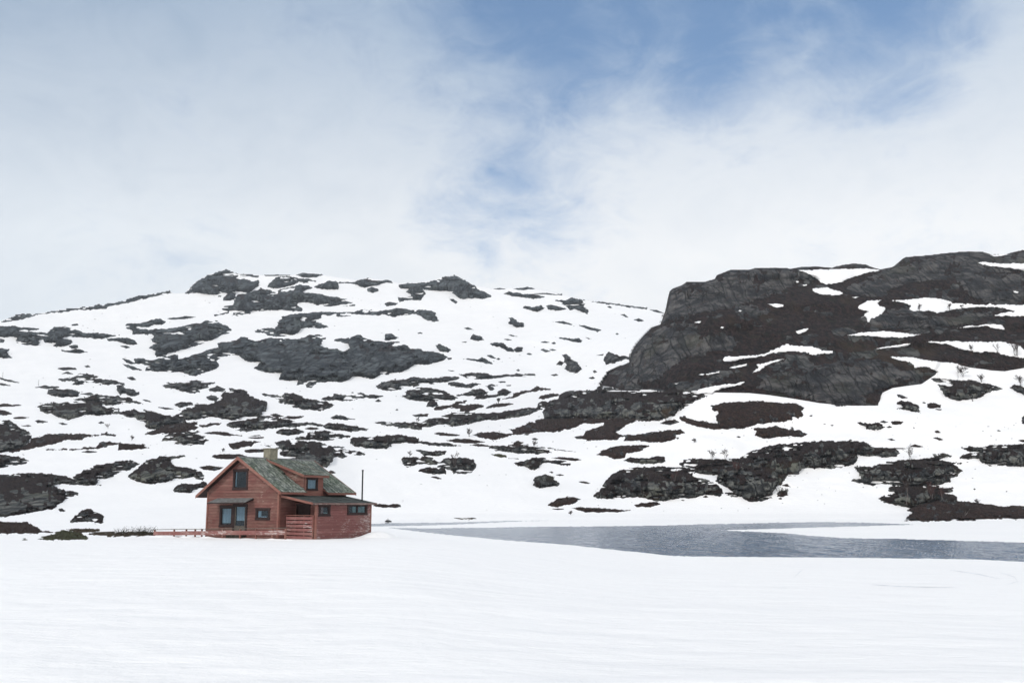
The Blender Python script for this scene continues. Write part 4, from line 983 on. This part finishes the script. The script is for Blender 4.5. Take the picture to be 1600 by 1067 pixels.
    for x in (-7.2, -6.3, -5.4, -4.5, -3.6, -2.95): mb.bar((x, -.98, zz(4.18)), (x, -.03, zz(4.48)), .06, .09)
    mb.build('rafter', M_brown, aw)
    # main roof
    DY0, DY1 = 2.12, 4.80                # the dormer between these
    rf = MB()
    vr = np.array([XE - XR, 0, ZE - ZR]); Lr = np.linalg.norm(vr); vr /= Lr
    vl = np.array([XL - XR, 0, ZL - ZR]); Ll = np.linalg.norm(vl); vl /= Ll
    wallx = .02; dl = (wallx - XR) / (XE - XR) * Lr
    def slab(x0, x1, y0, y1, th=.10):
        rf.hexa([(x0, y0, zroof(x0) - th), (x1, y0, zroof(x1) - th), (x1, y1, zroof(x1) - th), (x0, y1, zroof(x0) - th), (x0, y0, zroof(x0)), (x1, y0, zroof(x1)), (x1, y1, zroof(x1)), (x0, y1, zroof(x0))])
    slab(XR, XE, YR0, DY0 + .05); slab(XR, XE, DY1 - .3, YR1); slab(XR, -2.2, DY0 + .05, DY1 - .3); slab(XL, XR, YR0, YR1)
    roof = rf.build('roof', M_brown, root)
    kp = lambda u, v: not (DY0 + .08 < u + YR0 < DY1 - .3 and v > (-2.2 - XR) / (XE - XR) * Lr)
    shingles((XR, YR0, ZR), (0, 1, 0), vr, YR1 - YR0, Lr + .03, kp).build('shingles', M_sh, roof)
    shingles((XR, YR0, ZR), (0, 1, 0), vl, YR1 - YR0, Ll + .03).build('shingles', M_sh, roof)
    MB().hexa([(XR - .16, YR0 - .02, ZR - .05), (XR + .16, YR0 - .02, ZR - .05), (XR + .16, YR1 + .02, ZR - .05), (XR - .16, YR1 + .02, ZR - .05), (XR - .01, YR0 - .02, ZR + .085), (XR + .01, YR0 - .02, ZR + .085), (XR + .01, YR1 + .02, ZR + .085), (XR - .01, YR1 + .02, ZR + .085)]).build('ridge_cap', M_tin, roof)
    # barge boards and eaves boards
    for y, s in ((YR0 - .03, 1), (YR1, 1)):
        mb = MB()
        for xe, ze in ((XE + .05, zroof(XE + .05)), (XL - .05, zroof(XL - .05))):
            mb.prism([(XR, y, ZR + .07), (xe, y, ze + .06), (xe, y, ze - .17), (XR, y, ZR - .20)], (0, .03, 0))
        mb.build('barge_board', M_trim, roof)
    mb = MB(); mb.box(XE + .012, XE + .04, YR0, DY0 + .05, ZE - .15, ZE + .0); mb.box(XE + .012, XE + .04, DY1 - .3, YR1, ZE - .15, ZE + .0); mb.box(XL - .04, XL - .012, YR0, YR1, ZL - .15, ZL)
    mb.prism([(-2.2, DY1 - .32, zroof(-2.2) - .0), (XE, DY1 - .32, ZE + .03), (XE, DY1 - .32, ZE - .15), (-2.2, DY1 - .32, zroof(-2.2) - .15)], (0, .018, 0))
    mb.build('eaves_board', M_trim, roof)
    # dormer
    XD, ZD = .30, zz(6.36); kd = (ZR - .02 - ZD) / (XD - XR); zd = lambda x: ZR - .02 - kd * (x - XR)
    mb = MB(); y0, y1 = DY0, DY1
    mb.hexa([(XR + .2, y0, zd(XR + .2) - .02), (XD, y0, ZD - .08), (XD, y1, ZD - .08), (XR + .2, y1, zd(XR + .2) - .02), (XR + .2, y0, zd(XR + .2) + .03), (XD, y0, ZD), (XD, y1, ZD), (XR + .2, y1, zd(XR + .2) + .03)])
    dm = mb.build('dormer', M_brown, root)
    vd = np.array([XD - XR, 0, ZD - ZR + .02]); Ld = np.linalg.norm(vd); vd /= Ld
    shingles((XR, y0, ZR + .0), (0, 1, 0), vd, y1 - y0, Ld + .03).build('shingles', M_sh, dm)
    mb = MB(); mb.prism([(XR + .3, y0 - .03, zd(XR + .3) + .06), (XD + .03, y0 - .03, ZD + .05), (XD + .03, y0 - .03, ZD - .16), (XR + .5, y0 - .03, zd(XR + .5) - .12)], (0, .028, 0))
    mb.prism([(XR + .3, y1 + .002, zd(XR + .3) + .06), (XD + .03, y1 + .002, ZD + .05), (XD + .03, y1 + .002, ZD - .16), (XR + .5, y1 + .002, zd(XR + .5) - .12)], (0, .028, 0))
    mb.box(XD + .003, XD + .03, y0, y1, ZD - .16, ZD + .01); mb.build('barge_board', M_trim, dm)
    FY0, FY1 = 2.42, 4.42
    wh = (2.66, 3.82, zz(5.22), zz(6.16))
    lap_wall('wall', (0.05, 0, 0), (0, 1, 0), (1, 0, 0), FY0, FY1, zz(4.78), zd(.05) - .09, [(wh[0] + .06, wh[1] - .06, wh[2] + .05, wh[3] - .05)], M_trim, dm, course=.19)
    def cheek(y, nn):
        cp = []
        mbq = MB(); N_ = 26
        for i in range(N_):
            z0 = zz(4.9) + i * .14; z1 = z0 + .14
            # between the main roof surface (below) and dormer roof (above)
            def xr(z): return (max(XR + .3, XR + (ZR - z) / kr), )[0]
            xa = xr(z1); ta = XR + (ZR - .1 - z1) / kd
            xe_ = min(.05, ta)
            if xe_ > xa: mbq.quad((xa - .1, y + nn * .005, z0), (xe_, y + nn * .005 + nn * .02, z0), (xe_, y + nn * .005, z1), (xa - .1, y + nn * .005, z1))
        mbq.build('cheek', M_red, dm)
    cheek(FY0, -1); cheek(FY1, 1)
    window((0.05, 0, 0), (0, 1, 0), (1, 0, 0), wh, dm, 0, .09, [(0, 1, 0, 1)], M_curtain, sash=.05, label='dormer window with drawn pale curtain')
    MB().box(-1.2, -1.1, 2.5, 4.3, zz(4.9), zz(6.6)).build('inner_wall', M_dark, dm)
    # chimney
    ch = MB(); cx, cy = XR + .02, 2.78; q = .40
    ch.hexa([(cx - q, cy - q, zz(7.0)), (cx + q, cy - q, zz(7.0)), (cx + q, cy + q, zz(7.0)), (cx - q, cy + q, zz(7.0)), (cx - q, cy - q, zz(8.55)), (cx + q, cy - q, zz(8.55)), (cx + q, cy + q, zz(8.55)), (cx - q, cy + q, zz(8.55))])
    c = ch.build('chimney', M_concrete, root)
    m2 = MB(); m2.box(cx - q - .05, cx + q + .05, cy - q - .05, cy + q + .05, zz(8.552), zz(8.63)); m2.build('chimney_cap', M_concrete, c)
    MB().box(cx - q - .03, cx + q + .03, cy - q - .03, cy + q + .03, zz(7.0), zroof(cx + q) + .12).build('flashing', M_tin, c)
    # annex
    AX, AY0, AY1 = 3.20, .86, 6.70
    w1 = (1.08, 2.24, zz(3.24), zz(4.09)); w2 = (4.08, 6.24, zz(3.32), zz(4.14)); ins2 = [(w[0] + .07, w[1] - .07, w[2] + .06, w[3] - .07) for w in (w1, w2)]
    ar = lambda x: zz(4.80) - .165 * x
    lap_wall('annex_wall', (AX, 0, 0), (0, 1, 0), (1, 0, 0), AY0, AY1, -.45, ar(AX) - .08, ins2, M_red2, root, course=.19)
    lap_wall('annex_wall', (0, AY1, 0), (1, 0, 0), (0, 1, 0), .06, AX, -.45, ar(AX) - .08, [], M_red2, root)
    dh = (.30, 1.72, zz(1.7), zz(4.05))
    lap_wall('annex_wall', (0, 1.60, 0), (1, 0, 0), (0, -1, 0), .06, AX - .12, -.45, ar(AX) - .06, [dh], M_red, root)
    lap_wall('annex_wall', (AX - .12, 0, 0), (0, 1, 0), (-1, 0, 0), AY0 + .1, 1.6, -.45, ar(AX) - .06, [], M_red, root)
    mb = MB(); mb.box(AX - .12, AX + .05, AY0 - .062, AY0 + .08, -.45, ar(AX) - .10); mb.box(AX, AX + .052, AY1 - .1, AY1 + .04, -.45, ar(AX) - .10); mb.build('corner_board', M_trim, root)
    mb = MB(); mb.box(.24, .36, 1.52, 1.62, dh[2], dh[3]); mb.box(1.66, 1.78, 1.52, 1.62, dh[2], dh[3]); mb.box(.2, 1.82, 1.51, 1.62, dh[3] - .02, dh[3] + .1)
    dd = mb.build('door', M_brown, root); MB().box(.36, 1.66, 1.60, 1.64, dh[2], dh[3] - .02).build('door_leaf', M_brown, dd); MB().tube([(1.4, 1.6, zz(2.7)), (1.4, 1.53, zz(2.7)), (1.28, 1.53, zz(2.7))], [.012] * 3).build('handle', M_ring, dd)
    window((AX, 0, 0), (0, 1, 0), (1, 0, 0), w1, root, 0, .15, [(.1, .95, 0, .25)], M_curt2, label='single annex window')
    window((AX, 0, 0), (0, 1, 0), (1, 0, 0), w2, root, 1, .13, [(.26, .44, 0, 1), (.56, .98, 0, 1)], M_curt2, label='double annex window with pale green curtains')
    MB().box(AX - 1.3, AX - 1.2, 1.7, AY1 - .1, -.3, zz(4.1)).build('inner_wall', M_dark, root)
    RX, RY0, RY1 = 3.58, .12, 7.0
    mb = MB(); mb.hexa([(.03, RY0, ar(0) - .07), (RX, RY0, ar(RX) - .07), (RX, RY1, ar(RX) - .07), (.03, RY1, ar(0) - .07), (.03, RY0, ar(0)), (RX, RY0, ar(RX)), (RX, RY1, ar(RX)), (.03, RY1, ar(0))])
    rr = mb.build('annex_roof', M_felt, root)
    mb = MB()
    for i in range(7): y = RY0 + .1 + i * 1.0; mb.hexa([(.05, y, ar(0) + .001), (RX + .02, y, ar(RX) + .001), (RX + .02, y + .05, ar(RX) + .001), (.05, y + .05, ar(0) + .001), (.05, y, ar(0) + .02), (RX + .02, y, ar(RX) + .02), (RX + .02, y + .05, ar(RX) + .02), (.05, y + .05, ar(0) + .02)])
    mb.build('felt_seam', M_felt, rr)
    MB().prism([(.06, RY0 - .03, ar(0) + .03), (RX + .03, RY0 - .03, ar(RX) + .03), (RX + .03, RY0 - .03, ar(RX) - .13), (.06, RY0 - .03, ar(0) - .15)], (0, .028, 0)).build('barge_board', M_trim, rr)
    M_peel = mat_paint('peeling_fascia', (.16, .10, .09), (.25, .19, .17), (.42, .38, .34), .12, 0)
    MB().box(RX + .002, RX + .03, RY0, RY1, ar(RX) - .13, ar(RX) + .01).build('fascia', M_peel, rr)
    for i in range(13): y = .35 + i * .54; MB().bar((AX + .05, y, ar(AX) - .12), (RX - .01, y, ar(RX) - .12), .05, .09).build('rafter', M_brown, rr)
    # slatted screen of the porch
    sc = empty('slatted_screen', (0, 0, 0)); sc.parent = root
    bpy.data.objects.remove(sc)
    mb = MB(); FY = .66
    for i in range(6): z0 = -.10 + i * .285; mb.box(.16, AX - .16, FY - .03, FY, z0, z0 + .215)
    s_ = mb.build('slatted_screen', M_screen, root)
    mb = MB()
    for x in (.10, 2.05, 3.0): mb.box(x, x + .09, FY + .002, FY + .09, -.45, zz(3.26))
    mb.box(.08, AX - .1, FY - .05, FY + .1, zz(3.262), zz(3.31)); mb.build('post', M_trim, s_)
    # stove pipe
    p = MB().tube([(2.35, 6.55, ar(2.35) - .05), (2.35, 6.55, zz(6.78))], [.062, .062], 12).build('stove_pipe', M_black, root, True)
    MB().tube([(2.35, 6.55, zz(6.775)), (2.35, 6.55, zz(6.86))], [.085, .085], 12).build('pipe_cap', M_black, p)
    return root
def build_deck():
    root = empty('deck_railing', tuple(CO), -AL)
    tag(root, 'low red wooden railing with grey top rail in front and left of the cabin', 'railing')
    Y = -1.0; X0, X1 = -14.2, 2.0
    f = lambda x, z: (x, Y, zz(z))
    zt = lambda x: 2.05 + (x - X0) / (X1 - X0) * .33
    mb = MB()
    for xa, xb in ((X0, -11.6), (-11.6, -8.6), (-8.6, -5.2), (-5.2, -1.4), (-1.4, X1)): mb.bar(f(xa, zt(xa) + .012 * math.sin(xa)), f(xb, zt(xb) + .012 * math.sin(xb)), .14, .05)
    mb.build('top_rail', M_wood, root)
    for xa, xb in ((X0, -10.4), (-10.4, -5.6), (-5.6, X1)):
        mb = MB(); za, zb = zt(xa) - .30, zt(xb) - .32
        mb.hexa([(xa, Y - .05, zz(za - .17)), (xb, Y - .05, zz(zb - .17)), (xb, Y - .02, zz(zb - .17)), (xa, Y - .02, zz(za - .17)), (xa, Y - .05, zz(za + .15)), (xb, Y - .05, zz(zb + .15)), (xb, Y - .02, zz(zb + .15)), (xa, Y - .02, zz(za + .15))])
        mb.build('board', M_screen, root)
    for x in (X0 + .05, -11.5, -9.9, -8.75, -7.9, -5.3, -3.2, -1.35, .5, X1 - .05): MB().box(x - .06, x + .06, Y - .018, Y + .08, -.5, zz(zt(x)) - .026).build('post', M_trim, root)
    mb = MB()
    for i in range(8): mb.box(-14.0, 1.9, -.92 + i * .11, -.82 + i * .11, -.16, -.12)
    mb.build('deck_board', M_wood, root)
    MB().box(-14.0, 2.0, -.97, -.93, -.30, -.11).build('edge_board', M_screen, root)
    # crate like steps before the door
    st = empty('doorstep', tuple(CO + np.array([0, 0, 0])), -AL); tag(st, 'small grey slatted wooden step in front of the glazed door', 'step')
    mb = MB()
    for i in range(3): mb.box(-5.1, -3.85, -.80 + i * .2, -.64 + i * .2, zz(2.02), zz(2.06))
    mb.build('tread', M_wood, st); mb = MB()
    for x in (-5.08, -4.5, -3.93): mb.box(x, x + .06, -.79, -.25, -.12, zz(2.018))
    for i in range(9): mb.box(-5.1 + i * .14, -5.03 + i * .14, -.815, -.795, -.1, zz(2.0))
    mb.build('side_slat', M_wood, st)
def build_drifts():
    def grid(name, x, y, zf):
        X, Y = np.meshgrid(x, y); Z = zf(X, Y); L = np.stack([X, Y, Z], -1).reshape(-1, 3)
        o = mesh_from(name, L, grid_faces(*X.shape), M_snow); o.location = tuple(CO); o.rotation_euler = (0, 0, -AL); tag(o, kind='structure')
    # drifted snow along the foot of the cabin and against the annex corner
    grid('snow_drift', np.arange(-15.5, 4.6, .12), np.arange(-2.9, .6, .12), lambda X, Y: -.55 + (.36 + .20 * fbm(X / 1.3 + 30, Y / 2, 3)) * np.exp(-((Y + 1.55) / .75) ** 2) * smooth(-15.5, -14, X) * smooth(4.6, 3.4, X) + .05 * fbm(X * 1.5, Y * 2, 2))
    grid('snow_drift', np.arange(1.9, 6.6, .12), np.arange(1.0, 10.5, .12), lambda X, Y: -.60 + .58 * np.exp(-((X - 3.6) / 1.3) ** 2 - ((Y - 6.9) / 2.0) ** 2) + .38 * np.exp(-((X - 3.9) / .6) ** 2) * smooth(1.0, 2.2, Y) * smooth(10.5, 8, Y) + .10 * fbm(X * 1.2, Y * .9, 3))
build_cabin(); build_deck(); build_drifts()
# ---------------------------------------------------------------- small things standing on the land
bpy.context.view_layer.update()
DG = bpy.context.evaluated_depsgraph_get()
def hit(u, v):
    ok, loc, nor, i, ob, m = bpy.context.scene.ray_cast(DG, (0, 0, EYE), tuple(pxdir(u, v)))
    return np.array(loc) if ok else None
M_bark = mat_plain('birch_bark', (.16, .14, .13), .8, .45, 3, (1, 1, .3)); M_twig = mat_plain('dark_twigs', (.050, .036, .033), .9, .3)
M_redtwig = mat_plain('reddish_twigs', (.085, .040, .036), .9, .3); M_palebark = mat_plain('pale_birch_bark', (.20, .185, .175), .8, .35, 3, (1, 1, .3))
M_leaf = mat_plain('shrub_leaves', (.035, .042, .026), .8, .5); M_brownleaf = mat_plain('brown_leaves', (.075, .052, .030), .9, .4)
def birch(u, v, hpx, spread=.6, bark=None, twig=None, label='', lean=0.0, stems=3, cat='birch tree', name='birch_tree', group='bare birches on the slopes', dense=1.0):
    p = hit(u, v)
    if p is None: return
    H = hpx * p[1] / F; px = p[1] / F
    root = empty(name, tuple(p - np.array([0, 0, .05]))); tag(root, label, cat, group)
    rs = np.random.RandomState(int(u * 7 + v)); tr, tw = MB(), MB()
    def grow(a, d, L, r, lv, mb):
        pts = [a]; n = 4
        for i in range(n):
            d = d + rs.normal(0, .13, 3); d[2] += .05; d /= np.linalg.norm(d); pts.append(pts[-1] + d * L / n)
        mb.tube(pts, [max(r * (1 - .7 * i / n), px * .10) for i in range(n + 1)], 4 if lv else 5)
        if lv < 3:
            k = int((6 if lv == 0 else 4) * dense + rs.rand())
            for i in range(k):
                f = rs.uniform(.28, 1.0); j = min(n - 1, int(f * n)); q = pts[j] + (pts[j + 1] - pts[j]) * (f * n - j)
                ang = rs.uniform(0, 2 * math.pi); o = np.array([math.cos(ang), math.sin(ang), 0]) * spread * rs.uniform(.6, 1.3)
                dd = d * .75 + o; dd /= np.linalg.norm(dd); grow(q, dd, L * rs.uniform(.38, .6), r * .5, lv + 1, tw)
    for s in range(stems):
        d = np.array([rs.normal(lean, .28 * spread), rs.normal(0, .2), 1.0]); d /= np.linalg.norm(d)
        grow(np.array([rs.normal(0, .04 * H), rs.normal(0, .04 * H), 0.0]), d, H * rs.uniform(.72, .95), max(H * .022, px * .22), 0, tr)
    tr.build('trunk', bark or M_bark, root, True); tw.build('twigs', twig or M_twig, root)
    return root
birch(1505, 589, 16, .8, label='small round crowned bare birch on the spindle shaped rock', stems=2, dense=1.4)
birch(1587, 556, 24, .5, label='tallest bare birch at the right edge of the dark hillside', stems=3)
birch(1560, 553, 14, .5, label='thin bare birch left of the tall birch at the right edge', stems=2, dense=.7)
birch(1518, 549, 9, .7, label='low bare birch scrub on the snow ledge of the dark hillside', stems=3)
birch(1595, 603, 16, .6, label='pale bare birch standing on the small rock at the right edge', stems=3)
birch(1534, 597, 10, .7, label='faint bare birch scrub at the right end of the spindle shaped rock', stems=4)
birch(1437, 487, 9, .7, label='tiny bare birch on the upper snow ledge, left one', stems=3)
birch(1483, 484, 8, .7, label='tiny bare birch on the upper snow ledge, middle one', stems=3)
birch(1502, 482, 7, .7, label='tiny bare birch on the upper snow ledge, right one', stems=2)
birch(1422, 718, 19, .8, label='bare birch forking into a wide crown on top of the craggy dark outcrop', stems=2)
birch(1418, 789, 31, .25, M_bark, M_twig, 'tall white trunked birch in front of the pale faced rock shoulder', stems=2, dense=.8)
birch(1456, 779, 20, .5, M_bark, M_redtwig, 'reddish bare birch bush above the heather bank at the right shore', stems=4)
birch(1472, 781, 16, .5, M_palebark, M_redtwig, 'pale stemmed bare bush right of the reddish birch bush', stems=3)
birch(1508, 805, 15, .9, M_palebark, M_twig, 'leaning tangle of bare stems in the heather bank at the right shore', lean=.5, stems=4)
birch(1527, 786, 6, .9, label='tiny twig bush on the snow behind the right shore heather bank', stems=4)
birch(640, 715, 9, .6, label='faint bare birch left in the cluster out on the open snow', stems=2)
birch(710, 727, 17, .5, label='bare birch on the dark rounded heather boulder out on the open snow', stems=2)
birch(779, 631, 9, .8, label='pale bare birch scrub on the stepped heather band in the middle', stems=4)
birch(835, 702, 13, .5, label='bare birch sapling on the long low rock of the middle slope', stems=2)
birch(652, 661, 9, .5, label='bare birch sapling on the left end of the diagonal rock bank', stems=2)
birch(733, 682, 10, .8, label='pale bare scrub on the snow left of the reddish brown heather slope', stems=4)
birch(1042, 658, 20, .8, M_bark, M_brownleaf, 'round brown crowned birch on the small flat green rock', stems=2, dense=1.5)
birch(1112, 718, 13, .6, label='left bare birch on the back of the long rock wall by the lake', stems=3)
birch(1133, 718, 11, .6, label='right bare birch on the back of the long rock wall by the lake', stems=3)
birch(1152, 738, 14, .4, M_bark, M_redtwig, 'reddish bare birch in front of the dark rock wall by the lake', stems=3)
birch(1014, 752, 13, .6, M_bark, M_twig, 'bare bush growing in the cracks of the long rock wall', stems=3)
birch(1055, 752, 14, .4, M_palebark, M_redtwig, 'thin pale stemmed bush in the middle of the long rock wall', stems=2)
birch(892, 804, 6, 1.2, label='low spreading twig bush at the lake shore below the thin heather strip', stems=5)
birch(1086, 691, 6, 1.2, label='low bare twigs on the snow right of the pointed heather patch', stems=5)
birch(169, 669, 7, .8, label='tiny bare sapling alone on the left snow slope', stems=2)
birch(307, 637, 7, .8, label='tiny bare sapling on the left shoulder of the large boulder mound', stems=3)
birch(206, 688, 6, .9, label='small bare bush on the snow left of the two stacked rocks', stems=4)
birch(348, 706, 5, .9, label='tiny twigs above the heather strip left of the chimney', stems=4)
birch(1238, 672, 5, 1.0, label='faint twigs at the top of the tapering heather patch', stems=4)
birch(1393, 768, 6, 1.0, label='low twig bush at the left foot of the pale faced rock shoulder', stems=4)
def shrub(u, v, hpx, wpx, label, leaf, n=26, name='shrub', lf=500):
    p = hit(u, v)
    if p is None: return
    px = p[1] / F; H = hpx * px; Wd = wpx * px; root = empty(name, tuple(p - np.array([0, 0, .05]))); tag(root, label, 'shrub')
    rs = np.random.RandomState(int(u + v)); st, lv = MB(), MB()
    for i in range(n):
        x = rs.uniform(-.5, .5) * Wd * .8; y = rs.uniform(-.3, .3) * Wd * .4; h = H * rs.uniform(.5, 1) * (1 - .6 * abs(x / Wd) ** 1.5)
        d = np.array([x * .35 + rs.normal(0, .3 * h), rs.normal(0, .2 * h), h]); a = np.array([x, y, 0])
        pts = [a, a + d * .5 + rs.normal(0, .04, 3), a + d]; st.tube(pts, [px * .25, px * .18, px * .10], 4)
        for j in range(int(lf / n)):
            f = rs.uniform(.1, 1) ** .8; c = a + d * f + rs.normal(0, .07 * H + .04, 3); c[2] = max(c[2], .02); s = px * rs.uniform(.35, .8); e = rs.normal(0, 1, (2, 3)); e /= np.linalg.norm(e, axis=1)[:, None]
            lv.quad(c - e[0] * s, c + e[1] * s * .6, c + e[0] * s, c - e[1] * s * .6)
    st.build('stems', M_twig, root); lo = lv.build('leaves', leaf, root); lo['kind'] = 'stuff'
shrub(196, 835, 13, 42, 'low dark shrub with bare branch tips, left part of the thicket beside the railing', M_leaf, 34, lf=520)
shrub(224, 835, 15, 34, 'denser dark green shrub touching the left end of the railing', M_leaf, 34, lf=1000)
shrub(1222, 769, 8, 20, 'small dark green bush on the snow right of the rock wall', M_leaf, 16, lf=420)
shrub(1470, 714, 7, 24, 'flat dark juniper on top of the craggy dark outcrop', M_leaf, 18, lf=500)
shrub(1347, 733, 7, 20, 'dark juniper at the upper left corner of the craggy dark outcrop', M_leaf, 16, lf=420)
shrub(853, 752, 10, 28, 'dark evergreen bush covering the lone boulder above the lake', M_leaf, 20, lf=600)
def stake(u, v, hpx, label):
    p = hit(u, v); 
    if p is None: return
    H = hpx * p[1] / F; r = p[1] / F * .28
    o = MB().tube([(0, 0, -.2), (0, 0, H)], [r, r * .8], 6).build('marker_stake', M_wood, None, True); o.location = p; tag(o, label, 'stake')
stake(60, 603, 10, 'thin marker stake on the left end of a dark rock on the left slope')
stake(4, 590, 9, 'thin marker stake at the left edge of the view')
# loose stones melted out of the snow
def stones():
    rs = np.random.RandomState(5); base = []
    for k in range(4):
        import bmesh
        bm = bmesh.new(); bmesh.ops.create_icosphere(bm, subdivisions=2, radius=1)
        for w_ in bm.verts:
            d = 1 + .35 * (float(vnoise(np.array(w_.co.x * 1.6 + k * 9 + 5), np.array(w_.co.y * 1.6 + w_.co.z + 7))) - .5); w_.co *= d; w_.co.z *= .6
        me = bpy.data.meshes.new('stone'); bm.to_mesh(me); me.materials.append(M_mid); base.append(me)
    n = 0; tries = 0
    while n < 240 and tries < 2600:
        tries += 1
        if rs.rand() < .6: u, v = rs.uniform(0, 1030), rs.uniform(455, 720)
        else: u, v = rs.uniform(600, 1600), rs.uniform(640, 800)
        if fbm(np.array(u / 60.), np.array(v / 25.), 2) < .5: continue
        ok, loc, nor, i, ob, m = bpy.context.scene.ray_cast(DG, (0, 0, EYE), tuple(pxdir(u, v)))
        if not ok or not ob.name.startswith('snow_ground'): continue
        o = bpy.data.objects.new('stone', base[n % 4]); C.objects.link(o); px = loc[1] / F; s = px * rs.uniform(.35, 1.0) 
        o.location = loc; o.scale = (s * rs.uniform(1, 2.2), s, s * rs.uniform(.6, .9)); o.rotation_euler = (0, 0, 0)
        z_ = ('upper' if v < 560 else 'lower') + (' left' if u < 400 else ' middle' if u < 850 else ' right')
        tag(o, 'small dark stone poking out of the snow on the %s slope' % z_, 'stone', 'small stones on the %s snow slope' % z_); n += 1
stones()
def ribbon(name, pts, mat, wpx=.5):
    p = []
    for a, b in zip(pts[:-1], pts[1:]):
        for i in range(8): t = i / 8; p.append((a[0] + (b[0] - a[0]) * t, a[1] + (b[1] - a[1]) * t))
    co = []; k = len(p)
    for i, (u, v) in enumerate(p):
        w = wpx * (.35 + 1.2 * fbm(np.array(u / 12.), np.array(3.), 2)) * math.sin(math.pi * (i + .3) / k) ** .5
        for s in (-1, 1):
            h_ = hit(u, v + s * w * .5); co.append(h_ + np.array([0, 0, .004]))
    q = [(2 * i, 2 * i + 1, 2 * i + 3, 2 * i + 2) for i in range(k - 1)]
    tag(mesh_from(name, np.array(co), np.array(q), mat), kind='structure')
M_slush = mat_plain('grey_slush', (.42, .43, .44), .5, .3, 2); M_slush2 = mat_plain('pale_slush', (.76, .77, .79), .5, .2, 2)
ribbon('slush_ground', [(1362, 913), (1400, 915.5), (1450, 917), (1500, 917.5)], M_slush2, 1.5)
ribbon('slush_ground', [(1484, 890), (1530, 897), (1566, 905)], M_slush2, 1.2)
ribbon('slush_ground', [(1240, 902), (1250, 893), (1254, 889)], M_slush2, .8)
ribbon('slush_ground', [(1560, 893), (1585, 901), (1590, 908), (1570, 914)], M_slush2, 1.0)
# air: thin mist that pales the far mountain
def haze():
    o = MB().box(-7000, 7000, -900, 3600, -60, 900).build('haze', None) if False else None
    mb = MB().box(-7000, 7000, -900, 3600, -60, 900); m = bpy.data.materials.new('haze'); m.use_nodes = True; T = NT(m.node_tree); T.n.clear()
    out = T.n.new('ShaderNodeOutputMaterial'); v = T.n.new('ShaderNodeVolumePrincipled'); v.inputs['Color'].default_value = (.86, .93, 1, 1); v.inputs['Density'].default_value = HAZE; T.l.new(v.outputs[0], out.inputs['Volume'])
    tag(mb.build('haze', m), kind='stuff')
HAZE = 1.1e-4
haze()
